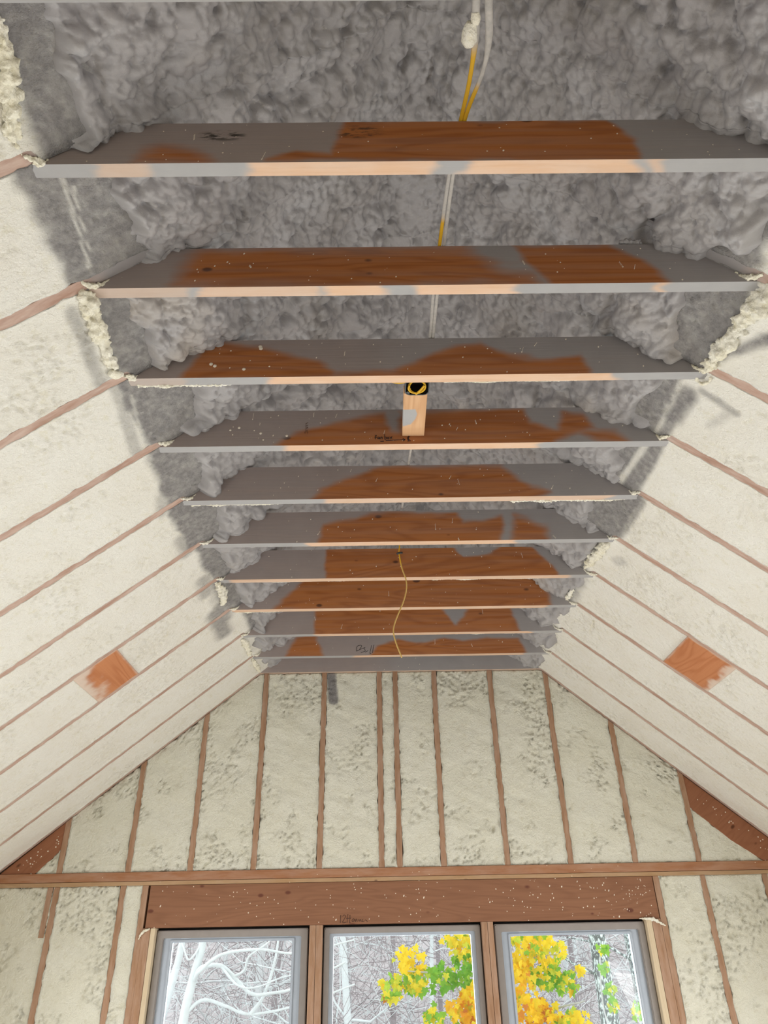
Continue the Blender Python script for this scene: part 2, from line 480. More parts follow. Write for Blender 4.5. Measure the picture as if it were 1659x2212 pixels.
side_wall('wall_left', WXL - .15, WXL); side_wall('wall_right', WXR, WXR + .15)
RD = 0.24
def deck(name, K, E, NN, t0, t1, y0, y1, d0, d1, m):
    c = []
    for d in (d0, d1):
        for (t, y) in ((t0, y0), (t1, y0), (t1, y1), (t0, y1)):
            c.append(K + E * t - NN * d + YV * y)
    return struct(name, hexa_mesh(name, c, 0), m)
deck('ceiling', KL, EL, NL, T_EAVE_L - .3, TL_RIDGE + .02, -4.2, GY + .2, RD, RD + .03, M['osb'])
deck('ceiling', KR, ER, NR, T_EAVE_R - .3, TR_RIDGE + .02, -4.2, GY + .2, RD, RD + .03, M['osb'])
deck('ceiling', KL, EL, NL, T_EAVE_L, TL_RIDGE, -4.0, yn(0) - SP - .04, 0.0, 0.05, M['knee'])
deck('ceiling', KR, ER, NR, T_EAVE_R, TR_RIDGE, -4.0, yn(0) - SP - .04, 0.0, 0.05, M['knee'])
# gable sheathing with three openings
WIN = [(-1.405, -0.454), (-0.371, 0.614), (0.687, 1.640)]
WTOP, WSILL = 2.148, 0.92
def gable_sheath():
    bm = bmesh.new()
    y0, y1 = GY + .14, GY + .155
    xs = [WXL] + [v for w in WIN for v in w] + [WXR]
    for i in range(0, len(xs), 2): box_bm(bm, (xs[i], y0, 0), (xs[i + 1], y1, WTOP))
    for a, b_ in WIN: box_bm(bm, (a, y0, 0), (b_, y1, WSILL))
    v = [bm.verts.new(p) for y in (y0, y1) for p in ((WXL, y, WTOP), (WXR, y, WTOP), (WXR, y, PLATE + .25), (RX, y, RZ + .35), (WXL, y, PLATE + .25))]
    bm.faces.new(v[:5][::-1]); bm.faces.new(v[5:])
    for i in range(5):
        j = (i + 1) % 5
        bm.faces.new((v[i], v[j], v[5 + j], v[5 + i]))
    me = bpy.data.meshes.new('wall_gable'); bm.to_mesh(me); bm.free()
    return struct('wall_gable', me, M['osb'])
gable_sheath()

# ------------------------------------------------------------------ rafters
def rafter(n, side):
    K, E, NN, t0, t1, a = (KL, EL, NL, T_EAVE_L, TL_RIDGE, 'left') if side < 0 else (KR, ER, NR, T_EAVE_R, TR_RIDGE, 'right')
    y1 = yn(n) if n < 11 else GY + .016
    y0 = y1 - .038
    nseg = 70
    rng = np.linspace(t0, t1, nseg)
    c = []
    bm = bmesh.new(); rows = []
    for t in rng:
        jit = 0.0008 * math.sin(t * 31 + n)
        rows.append([bm.verts.new(tuple(K + E * t - NN * d + YV * (y + jit))) for d, y in ((0, y0), (0, y1), (RD, y1), (RD, y0))])
    for a_, b_ in zip(rows, rows[1:]):
        for i in range(4):
            j = (i + 1) % 4
            bm.faces.new((a_[i], a_[j], b_[j], b_[i]))
    bm.faces.new(rows[0][::-1]); bm.faces.new(rows[-1])
    bmesh.ops.recalc_face_normals(bm, faces=bm.faces[:])
    me = bpy.data.meshes.new('rafter'); bm.to_mesh(me); bm.free()
    tv = np.repeat(rng, 4)
    cv = np.array([v.co[:] for v in me.vertices])
    at = me.attributes.new('paint', 'FLOAT', 'POINT')
    at.data.foreach_set('value', sstep(-.01, .05, tv + (fbm(cv, .06, 3, 2) - .5) * .05).astype(np.float32))
    o = link('rafter', me, M['rafter_l' if side < 0 else 'rafter_r'])
    k = 11 - n
    lab = f'dusty pinkish end rafter running down the {a} rake of the gable' if n == 11 else \
          f'dusty pinkish wood rafter on the {a} slope, {ORD[k]} from the gable'
    tag(o, lab, 'rafter', f'{a} slope rafters')
for n in range(0, 12):
    rafter(n, -1); rafter(n, 1)

# ------------------------------------------------------------------ collar ties
TIE_WOOD = {}
TIE_EDGE = {}
TIE_WOOD = {
 1: [([(-0.125, 0.008), (-0.275, 0.01), (-0.199, 0.052), (-0.107, 0.034), (-0.088, 0.103), (-0.073, 0.185), (0.643, 0.18), (0.702, 0.091), (0.7, -0.009)], 0.012), ([(-0.622, 0.003), (-0.601, 0.058), (-0.555, 0.078), (-0.467, 0.056), (-0.424, -0.0)], 0.040)],
 2: [([(-0.623, 0.003), (-0.61, 0.066), (-0.558, 0.174), (0.289, 0.184), (0.329, 0.128), (0.404, 0.068), (0.496, 0.049), (0.531, -0.019)], 0.050), ([(0.453, 0.182), (0.753, 0.182), (0.85, 0.109), (0.924, 0.011), (0.916, -0.025), (0.552, -0.019), (0.487, 0.092)], 0.018)],
 3: [([(-0.692, -0.007), (-0.663, 0.092), (-0.613, 0.168), (-0.424, 0.151), (-0.201, 0.074), (-0.141, 0.015), (0.067, 0.025), (0.151, 0.057), (0.212, 0.109), (0.3, 0.147), (0.395, 0.161), (0.49, 0.095), (0.639, 0.065), (0.753, 0.093), (0.782, -0.03)], 0.020)],
 4: [([(-0.434, -0.021), (-0.326, 0.064), (-0.099, 0.133), (0.036, 0.161), (0.063, 0.07), (0.088, 0.07), (0.098, 0.167), (0.619, 0.174), (0.639, 0.097), (0.741, 0.071), (0.783, 0.161), (0.867, 0.143), (0.912, 0.069), (0.732, 0.012), (0.705, -0.046)], 0.020), ([(0.9, -0.002), (0.798, 0.071), (0.986, 0.055), (1.066, -0.022)], 0.030)],
 5: [([(-0.322, -0.016), (-0.261, 0.046), (-0.156, 0.108), (0.037, 0.175), (0.579, 0.177), (0.638, 0.121), (0.716, 0.055), (0.797, 0.024), (0.684, -0.032)], 0.020)],
 6: [([(-0.302, -0.015), (-0.27, 0.1), (-0.034, 0.171), (0.408, 0.169), (0.439, 0.102), (0.536, 0.123), (0.646, 0.154), (0.654, 0.072), (0.616, -0.022)], 0.018), ([(0.705, 0.148), (0.662, -0.023), (0.894, -0.034), (0.861, 0.068)], 0.030)],
 7: [([(-0.291, -0.007), (-0.292, 0.232), (0.408, 0.221), (0.48, 0.124), (0.638, 0.143), (0.709, 0.201), (0.878, 0.183), (0.955, 0.079), (1.017, -0.028)], 0.010)],
 8: [([(-0.629, -0.006), (-0.551, 0.078), (-0.417, 0.232), (0.956, 0.225), (1.027, 0.114), (1.049, -0.033)], 0.020)],
 9: [([(-0.419, -0.007), (-0.421, 0.229), (0.379, 0.216), (0.431, 0.155), (0.504, 0.055), (0.59, 0.152), (0.657, 0.211), (0.872, 0.208), (0.923, -0.022)], 0.014)],
 10: [([(-0.075, -0.015), (-0.01, 0.069), (0.138, 0.118), (0.267, 0.088), (0.465, 0.113), (0.595, 0.097), (0.76, 0.122), (0.988, 0.104), (1.054, -0.027)], 0.014), ([(-0.656, -0.005), (-0.582, 0.147), (-0.453, 0.18), (-0.382, -0.01)], 0.020)],
}
TIE_EDGE = {
 1: [(-0.736, -0.604, 0.6), (-0.311, 0.158, 1), (0.233, 0.698, 1), (0.731, 0.776, 0.7)],
 2: [(-0.880, -0.581, 0.5), (-0.538, -0.167, 0.8), (-0.153, 0.032, 1), (0.132, 0.443, 1), (0.895, 0.924, 0.9)],
 3: [(-0.924, -0.676, 0.3), (-0.371, 0.858, 1)],
 4: [(-0.360, 0.671, 1)],
 5: [(-0.239, 1.064, 0.8)],
 6: [(-0.361, 0.710, 1)],
 7: [(-0.807, 1.058, 0.9)],
 8: [(-0.882, 1.011, 0.95)],
 9: [(-0.414, 1.000, 0.95)],
 10: [(-0.188, 1.007, 0.9)],
}

TIE_WOOD_LIST = TIE_WOOD
rng0 = np.random.default_rng(11)
def octa(c, r, nrm):
    """tiny flattened dab lying on a surface, axis = outward normal"""
    nrm = np.array(nrm, float); nrm /= np.linalg.norm(nrm)
    u = np.cross(nrm, [0.3, 0.5, 0.8]); u /= np.linalg.norm(u); v = np.cross(nrm, u)
    th = np.linspace(0, 2 * np.pi, 6, endpoint=False)
    ring = np.array([c + r[0] * math.cos(t) * u + r[1] * math.sin(t) * v for t in th])
    V = np.concatenate([ring, [c + nrm * r[2]]])
    F = np.array([[i, (i + 1) % 6, 6, 6] for i in range(6)])
    return V, F
def dabs(items, name, mat, root):
    V, F, n = [], [], 0
    for v, f in items:
        V.append(v); F += [[int(a[0]) + n, int(a[1]) + n, int(a[2]) + n] for a in f]; n += len(v)
    me = raw_mesh(name, np.concatenate(V), F)
    o = child(name, me, mat, root); o['kind'] = 'stuff'
    return o
def collar_tie(n):
    y0 = yn(n) if n < 11 else GY - .014
    y1 = y0 + .038
    xa, xb = XL - .13, XR + .13
    dx = 0.008 if n <= 6 else 0.012
    nu = int((xb - xa) / dx); nz = 24
    P = []; A = []; FC = []; mats = []
    X = np.linspace(0, 1, nu)
    def face_pts(s, z):
        x = xa + z / AL + s * ((xb - z / AR) - (xa + z / AL))
        return x
    zz = np.linspace(0.0, DT, nz)
    S, Z = np.meshgrid(X, zz, indexing='ij')
    fx = face_pts(S, Z)
    wav = 0.0012 * (np.sin(fx * 9 + n) + np.sin(fx * 23 + n * 2))
    front = np.stack([fx, np.full_like(fx, y0), H + Z], -1)
    back = np.stack([fx, np.full_like(fx, y1), H + Z], -1)
    nb = 7
    yy = np.linspace(y0, y1, nb)
    S2, Yb = np.meshgrid(X, yy, indexing='ij')
    bot = np.stack([face_pts(S2, 0 * S2), Yb, np.full_like(S2, H)], -1)
    topf = np.stack([face_pts(S2, 0 * S2 + DT), Yb, np.full_like(S2, H + DT)], -1)
    def wood_front(x, z, jitter):
        w = np.zeros(len(x))
        for poly, soft in TIE_WOOD.get(n, []):
            sd = poly_sd(x, z, poly)
            w = np.maximum(w, sstep(-soft, soft, sd + jitter * (0.5 + soft * 14)))
        return w
    fr = front.reshape(-1, 3)
    jit = (fbm(fr * np.array([1, 1, 2.5]), 0.11, 5 + n, 3) - .5) * 0.045
    wf = wood_front(fr[:, 0], fr[:, 2] - H, jit)
    streak = vnoise(fr * np.array([0.25, 1, 9]), 0.1, 44 + n)
    wf = np.clip(wf + 0.25 * (streak - 0.75), 0, 1)
    pf = (1 - wf) * (.86 + .14 * sstep(-.2, .3, fr[:, 0]))
    br = bot.reshape(-1, 3)
    jb = (fbm(br * np.array([1, 3, 1]), 0.09, 21 + n, 3) - .5) * 0.10
    wb = np.zeros(len(br))
    for a, b_, k in TIE_EDGE.get(n, []):
        xx = br[:, 0] + jb
        wb = np.maximum(wb, k * sstep(a - .02, a + .02, xx) * (1 - sstep(b_ - .02, b_ + .02, xx)))
    if n == 11: wb = np.full(len(br), .7)
    pb = np.clip(1 - wb, 0, 1)
    V = np.concatenate([fr, br, back.reshape(-1, 3), topf.reshape(-1, 3)])
    o1 = len(fr); o2 = o1 + len(br); o3 = o2 + len(fr)
    F = np.concatenate([grid_faces(nu, nz, True), grid_faces(nu, nb, False, o1), grid_faces(nu, nz, False, o2), grid_faces(nu, nb, True, o3)])
    ends = []
    for i in (0, nu - 1):
        ends.append([i * nz, i * nz + nz - 1, o2 + i * nz + nz - 1, o2 + i * nz])
    F = np.concatenate([F, np.array(ends)])
    pa = np.concatenate([pf, pb, np.full(len(fr), .8), np.full(len(br), 1.0)])
    so = np.zeros(len(V))
    if n == 1:
        for cx_, cz_, rx_, rz_ in ((-.40, .122, .075, .028), (-.035, .135, .07, .035)):
            so = np.maximum(so, .9 * (1 - sstep(.5, 1.1, np.hypot((V[:, 0] - cx_) / rx_, (V[:, 2] - H - cz_) / rz_))))
    me = raw_mesh('collar_tie', V, F, {'paint': pa, 'soot': so}, smooth=False)
    mi = np.zeros(len(me.polygons), dtype=np.int32)
    nf1 = (nu - 1) * (nz - 1); nf2 = (nu - 1) * (nb - 1)
    mi[nf1:nf1 + nf2] = 1
    me.polygons.foreach_set('material_index', mi)
    o = link('collar_tie', me, [M['tie_face'], M['tie_edge']])
    k = 11 - n
    desc = {1: 'with two dark knots', 2: 'with pale hanging foam drips on its face', 3: 'with a wavy grey paint line',
            4: 'with marker writing below the pine block', 10: 'with pencil scribbles on its face'}.get(n, 'grey-painted at both ends')
    lab = 'grey-painted collar tie lying against the top of the gable wall' if n == 11 else f'brown collar tie {desc}, {ORD[k]} out from the gable'
    if n == 0: lab = 'collar tie overhead whose edge crosses the picture top'
    tag(o, lab, 'collar tie', 'collar ties')
    # foam dabs and drips that stick to the face
    items = []
    cnt = {1: 26, 2: 40, 3: 40, 4: 40, 5: 34, 6: 26, 7: 22, 8: 18, 9: 18, 10: 16, 11: 14}.get(n, 0)
    for i in range(cnt):
        x = rng0.uniform(-.6, 1.0); z = rng0.uniform(0.005, DT - .01)
        r = rng0.uniform(.0010, .0030)
        items.append(octa(np.array([x, y0, H + z]), (r, r * rng0.uniform(.8, 1.8), r * .8), (0, -1, 0)))
        if rng0.random() < .12:
            l = rng0.uniform(.008, .04); sk = rng0.normal(0, .0015)
            for q in range(5):
                items.append(octa(np.array([x + sk * q, y0, min(H + z + l * q / 5, H + DT - .003)]), (.0009, .005, .001), (0, -1, 0)))
    if n in (3, 4):
        for i in range(7):
            x = rng0.uniform(-.62, -.35); z = rng0.uniform(.02, .15); r = rng0.uniform(.003, .008)
            items.append(octa(np.array([x, y0, H + z]), (r, r, r * .9), (0, -1, 0)))
    if items: dabs(items, 'foam_splatter', M['drip'], o)
    return o
TIES = {n: collar_tie(n) for n in range(0, 12)}

# handwriting strokes
def strokes(name, lines, org, ux, uz, nrm, mat, root, w=0.0016):
    parts = []
    for l in lines:
        p = np.array([np.array(org) + x * np.array(ux) + z * np.array(uz) + np.array(nrm) * .0008 for x, z in l])
        if len(p) > 2: p = smooth_path(p, len(p) * 4)
        parts.append(closed_tube(p, w, 5))
    V, F = join(parts)
    return child(name, raw_mesh(name, V, F), mat, root)
TXT = [  # fan box -> centre line
    [(0.004, .018), (.001, .020), (-.002, .016), (-.002, 0)], [(-.005, .010), (.004, .010)],
    [(.014, .010), (.009, .010), (.008, .002), (.014, .003)], [(.015, .011), (.016, 0)],
    [(.020, .010), (.020, 0)], [(.020, .007), (.025, .011), (.027, 0)],
    [(.036, .024), (.036, 0), (.042, .002), (.042, .010), (.036, .010)],
    [(.050, .010), (.046, .005), (.050, 0), (.054, .005), (.050, .010)],
    [(.057, .011), (.065, .002)], [(.066, .012), (.057, 0)],
    [(.040, -.008), (.118, -.004)], [(.110, .002), (.119, -.004), (.111, -.011)],
    [(.138, .010), (.130, .008), (.129, -.003), (.138, -.005)], [(.134, .016), (.132, -.012)], [(.128, -.012), (.142, -.010)],
    [(.018, -.010), (.032, -.013)], [(.020, -.013), (.031, -.009)], [(.018, -.012), (.030, -.012)]]
strokes('handwriting', TXT, (-.0, yn(4), H + .026), (1, 0, 0), (0, 0, 1), (0, -1, 0), M['ink'], TIES[4], .0013)
strokes('handwriting', [[(0, .02), (.004, .055), (.035, .06), (.02, .03), (.0, .02)], [(.02, .03), (.06, .045)], [(.03, .008), (.06, .02), (.05, .04)],
                        [(.105, .06), (.093, .004), (.102, .002)], [(.122, .064), (.110, .004)], [(.06, .01), (.08, .022)]],
        (-.155, yn(10), H + .012), (1, 0, 0), (0, 0, 1), (0, -1, 0), M['ink'], TIES[10], .0014)
strokes('handwriting', [[(0, 0), (.0, .008), (.01, .008), (.01, 0)], [(0, .016), (.01, .016)], [(0, .022), (.01, .03), (0, .034)], [(.01, .04), (0, .044)], [(0, .05), (.01, .056)]],
        (-.29, yn(4), H + .06), (1, 0, 0), (0, 0, 1), (0, -1, 0), M['pencil'], TIES[4], .001)

# ------------------------------------------------------------------ spray foam in the rafter bays
# slope distance (up positive, from the tie junction) where grey paint starts, per bay
GL = {-1: .06, 0: .03, 1: -.05, 2: -.02, 3: -.05, 4: -.068, 5: -.076, 6: -.04, 7: -.06, 8: .03, 9: .05, 10: .10}
GR = {-1: .06, 0: .05, 1: .02, 2: -.006, 3: .065, 4: .013, 5: -.033, 6: .05, 7: .034, 8: .05, 9: .07, 10: .10}
TRIM_L = {-1: .15, 0: .17, 1: .18, 2: .09, 3: .20, 4: .12, 5: .14, 6: .06, 7: .06, 8: .10, 9: .06, 10: .05}
TRIM_R = {-1: .12, 0: .02, 1: .05, 2: .17, 3: .15, 4: .14, 5: .17, 6: .05, 7: .06, 8: .04, 9: .03, 10: .03}
STREAK_R = [((1.935, .05), (1.826, -.018), .016, .75), ((1.826, -.018), (1.66, -.135), .022, .9), ((1.90, .03), (1.80, -.03), .012, .6),
            ((2.06, .02), (2.20, .03), .035, 1.0), ((2.20, .03), (2.73, .022), .022, .95), ((2.03, -.16), (2.01, -.02), .016, .65), ((2.03, -.14), (2.15, -.10), .02, .3),
            ((2.765, -.03), (3.06, -.02), .02, .8), ((2.42, .13), (2.72, .15), .03, .9), ((3.28, -.09), (3.3, -.07), .03, .35)]
CLEAN_R = [((2.40, .072), (2.70, .098), .014, .75), ((1.62, .24), (1.60, .20), .012, .6)]
STREAK_L = [((3.86, -.10), (4.18, -.10), .05, .8), ((3.82, -.05), (4.0, -.06), .05, .8), ((1.56, -.075), (1.87, -.09), .022, .6), ((3.46, -.07), (3.6, -.09), .045, .6),
            ((3.0, -.07), (3.12, -.09), .04, .6), ((2.63, -.07), (2.72, -.10), .035, .5), ((1.90, -.05), (2.29, -.09), .02, .5)]
CLEAN_L = [((1.15, .06), (1.45, .03), .006, .55), ((1.2, .075), (1.4, .05), .004, .55), ((2.0, -.015), (2.2, -.04), .006, .4), ((3.9, -.2), (4.0, -.2), .01, .5)]
def slope_paint(side, n, t, y, Pw):
    g = (GL if side < 0 else GR)[n]
    j = (fbm(Pw, .07, 71, 4) - .5) * .07
    soft = .022 + (.03 if n >= 7 else 0)
    p = sstep(g - soft, g + soft, t + j)
    if n >= 8: p *= sstep(g, g + .05, t)
    for a, b_, w, k in (STREAK_L if side < 0 else STREAK_R):
        d = seg_d(y, t, a, b_) + j * .35
        p = np.maximum(p, k * (1 - sstep(w * .3, w * 1.7, d)))
    for a, b_, w, k in (CLEAN_L if side < 0 else CLEAN_R):
        d = seg_d(y, t, a, b_) + j * .2
        p = p * (1 - k * (1 - sstep(w * .4, w * 1.6, d)))
    mott = fbm(Pw, .018, 33, 2)
    return np.clip(p * (0.72 + .45 * mott), 0, 1)
def rough_offset(Pw, seed, edge):
    """offset into the room of a trimmed foam face, and how torn it is; edge = distance to the nearest wood edge"""
    patch = sstep(.50, .66, fbm(Pw, .28, seed, 3))
    near = 1 - sstep(.0, .035, edge)
    f1, f2 = worley(warp(Pw, .035, .020, seed), .021, seed + 3)
    pits = 1 - sstep(.15, .55, f1)
    few = sstep(.60, .72, fbm(Pw, .10, seed + 8, 2))
    off = -.003 + (fbm(Pw, .12, seed + 1, 2) - .5) * .006 + (fbm(Pw, .016, seed + 2, 2) - .5) * .0035
    torn = np.clip(patch + .8 * few + .5 * near * vnoise(Pw, .05, seed + 6), 0, 1)
    off = off - torn * .0105 * pits + torn * .0055 * (f2 - f1)
    return off, np.clip(torn * pits, 0, 1)
def slope_panel(n, side):
    K, E, NN, t0, a = (KL, EL, NL, T_EAVE_L, 'left') if side < 0 else (KR, ER, NR, T_EAVE_R, 'right')
    ya = yn(n); yb = yn(n + 1) - .038 if n < 10 else GY + .016 - .038
    tmax = (TRIM_L if side < 0 else TRIM_R)[n] + .12
    ds = .0085
    nt_ = int((tmax - t0) / ds); ny = int((yb - ya) / ds) + 3
    tt = np.linspace(t0, tmax, nt_)
    v = np.linspace(0, 1, ny)
    T, Vv = np.meshgrid(tt, v, indexing='ij')
    Y = ya + Vv * (yb - ya)
    base = K + T[..., None] * E + Y[..., None] * YV
    Pw = base.reshape(-1, 3)
    edge = np.minimum(Y - ya, yb - Y).reshape(-1)
    off, pit = rough_offset(Pw, 100 + n * 7 + (50 if side > 0 else 0), edge)
    # comb marks of the trimming saw
    off += .0008 * np.sin(Pw[:, 1] * 260 + 6 * vnoise(Pw, .2, 3)) * sstep(-.5, -.1, T.reshape(-1))
    paint = slope_paint(side, n, T.reshape(-1), Y.reshape(-1), Pw)
    off = off.reshape(T.shape); 
    sink = sstep(tmax - .06, tmax, T)
    off = off - .03 * sink
    # ragged lips over the wood edges
    jl = (fbm(base[:, 0], .035, 7 + n, 3) - .5) * .020; jr = (fbm(base[:, -1], .035, 9 + n, 3) - .5) * .020
    Y[:, 0] -= .001 + jl * .9; Y[:, -1] += .001 + jr * .9
    if n + 1 != 2: Y[:, -1] += .033 * sstep(.0, .03, T[:, -1] + jr)
    off[:, 0] = .0016; off[:, -1] = .0016 + .004 * sstep(0, .03, T[:, -1]); off[:, 1] = np.maximum(off[:, 1], -.001); off[:, -2] = np.maximum(off[:, -2], -.001)
    P = K + T[..., None] * E + Y[..., None] * YV + off[..., None] * NN
    me = solid_grid('slope_insulation', P, -NN * .06, {'paint': paint, 'pit': pit}, flip=(side > 0))
    o = link('slope_insulation', me, M['foam_roof'])
    k = 11 - n
    where = 'next to the gable rake' if n == 10 else f'{ORD[k]} bay from the gable'
    extra = {(-1, 7): ' around a square wood block', (1, 7): ' around a square wood block', (1, 2): ' crossed by a dark smear', (-1, 2): ' below a torn white strip'}.get((side, n), '')
    tag(o, f'cream foam on the {a} slope{extra}, {where}', 'insulation', f'{a} slope foam panels')
for n in range(-1, 11):
    slope_panel(n, -1); slope_panel(n, 1)

# grey lumpy foam of each bay above the ties, over the ridge from slope to slope
EDGE_L = {2: .17, 1: .08}
EDGE_R = {2: .16, 1: -.05}
BULGE = [(1, .93, .10, .16, .10), (1, 1.0, .22, .10, .05), (1, 1.36, .12, .12, .05), (1, 1.42, .04, .06, .03), (-1, .90, .55, .15, .05), (-1, 2.12, .33, .08, .03), (1, 1.80, .30, .1, .035), (-1, .62, .4, .2, .05)]
def crown_lump(n):
    ya = yn(n) - .019; yb = yn(n + 1) - .019 if n < 10 else GY + .05
    ds = .0046 if n <= 2 else (.0062 if n <= 5 else .009)
    # profile
    cut = .16
    tl = np.arange(-.02, TL_RIDGE - cut, ds)
    pl = KL[None] + tl[:, None] * EL
    pr = (KR[None] + np.arange(-.02, TR_RIDGE - cut, ds)[:, None] * ER)[::-1]
    a, c, b_ = pl[-1], np.array([RX, 0, RZ]), pr[0]
    na = int(2 * cut / ds)
    u = np.linspace(0, 1, na + 2)[1:-1, None]
    arc = (1 - u) ** 2 * a + 2 * u * (1 - u) * c + u * u * b_
    prof = np.concatenate([pl, arc, pr])
    m = len(prof)
    tan = np.gradient(prof, axis=0); tan /= np.linalg.norm(tan, axis=1)[:, None]
    nrm = np.stack([tan[:, 2], 0 * tan[:, 0], -tan[:, 0]], 1)
    d_end = np.concatenate([[0], np.cumsum(np.linalg.norm(np.diff(prof, axis=0), axis=1))]) - .02
    d_l = d_end; d_r = d_end[-1] - .02 - d_end
    left = d_l < d_r
    trim = np.where(left, TRIM_L[n], TRIM_R[n]); dd = np.where(left, d_l, d_r)
    ny = int((yb - ya) / ds) + 1
    v = np.linspace(0, 1, ny)
    Y = ya + v * (yb - ya)
    base = prof[:, None] + Y[None, :, None] * YV
    Pw = base.reshape(-1, 3)
    D = np.repeat(dd, ny); TR = np.repeat(trim, ny); LF = np.repeat(left, ny); NW = np.repeat(nrm, ny, 0); VV = np.tile(v, m); YY = np.tile(Y, m)
    sh = lambda yy, sd: (fbm(prof + yy * YV, .22, sd, 3) - .5) * .10
    YS = (sh(ya, 300)[:, None] * (1 - v) + sh(yb, 300)[:, None] * v).reshape(-1)
    Pw = Pw + YS[:, None] * YV
    w = np.clip(np.sin(np.pi * VV), 0, 1) ** .40
    W = warp(warp(Pw, .16, .025, 3), .03, .004, 4)
    calm = sstep(.40, .62, fbm(Pw, .30, 12, 2))
    big = .052 * dome(W, .150, 1, .80)
    P1 = Pw + big[:, None] * NW
    W1 = warp(P1, .05, .006, 8)
    med = .040 * dome(W1, .060, 2, .80)
    P2 = P1 + med[:, None] * NW
    sm = .0195 * dome(warp(P2, .02, .003, 6), .029, 4, .80)
    tiny = .0030 * dome(P2, .0125, 14, .85)
    lum = big * (1 - .55 * calm) + med * (1 - .45 * calm) + sm + tiny * calm
    rag = (fbm(Pw, .09, 60, 3) - .5) * .14
    rise = sstep(-.04, .03, D - TR + rag)
    low = .035 * (vnoise(Pw, .3, 90) - .5) + .04 * (fbm(Pw, .16, 91, 2) - .5)
    mid = -.115 + rise * (.090 + low)
    e0 = np.where(LF, np.interp(VV, [0, 1], [EDGE_L.get(n, .07), EDGE_L.get(n + 1, .07)]), np.interp(VV, [0, 1], [EDGE_R.get(n, .07), EDGE_R.get(n + 1, .07)]))
    es = sstep(e0 - .03, e0 + .05, D + rag * .3)
    edge = -.11 + .098 * es
    off = edge + (mid - edge) * w + lum * (.2 + .8 * np.maximum(rise, es * (1 - w)))
    for s, by, bt, br, bh in BULGE:
        sel = (LF if s < 0 else ~LF)
        r2 = ((YY - by) ** 2 + (D - bt) ** 2) / br ** 2
        off = off + np.where(sel, bh * np.exp(-r2 * 1.6), 0)
    off = np.where((es > .85) & (w < .45), np.maximum(off, .004), off)
    P = (Pw + off[:, None] * NW)
    # keep clear of the ties: the lumps wrap round them
    P = P.reshape(m, ny, 3)
    back = np.repeat(-nrm[:, None] * .07, ny, 1)
    me = solid_grid('ridge_insulation', P, back, None, flip=False)
    o = link('ridge_insulation', me, M['crust'])
    k = 11 - n
    where = 'against the gable end of the ridge' if n == 10 else f'in the {ORD[k]} bay from the gable'
    tag(o, f'lumpy grey spray foam arching over the ridge {where}', 'insulation', 'grey foam crowns over the ridge')
for n in range(-1, 11):
    crown_lump(n)

# square wood blocks let into the foam of the bay three out from the gable
def slope_block(side):
    K, E, NN = (KL, EL, NL) if side < 0 else (KR, ER, NR)
    t0, t1 = (-.876, -.624) if side < 0 else (-.845, -.570)
    y0, y1 = yn(7) - .012, yn(8) - .038 + .006
    nt_, ny = 40, 50
    T, Y = np.meshgrid(np.linspace(t0, t1, nt_), np.linspace(y0, y1, ny), indexing='ij')
    P = K + T[..., None] * E + Y[..., None] * YV + NN * .0035
    Pw = P.reshape(-1, 3)
    d = (T - t0) if side < 0 else (Y * 0 + (T - t0) * 1.0)
    nz = fbm(Pw, .06, 4, 4)
    if side < 0:
        pa = sstep(.0, .09, .125 - d.reshape(-1) - (Y.reshape(-1) - y0) * .12 + (nz - .5) * .16)
    else:
        pa = sstep(.0, .04, .045 - d.reshape(-1) + (nz - .5) * .10)
    e = np.minimum(np.minimum(T - t0, t1 - T), np.minimum(Y - y0, y1 - Y)).reshape(-1)
    pa = np.maximum(pa, .7 * (1 - sstep(0, .012, e + (nz - .5) * .02)))
    me = solid_grid('rafter_block', P, -NN * .038, {'paint': pa}, flip=(side > 0))
    a = 'left' if side < 0 else 'right'
    tag(link('rafter_block', me, M['block']), f'square orange wood block set between two rafters on the {a} slope', 'wood block', 'wood blocks in the slopes')
slope_block(-1); slope_block(1)

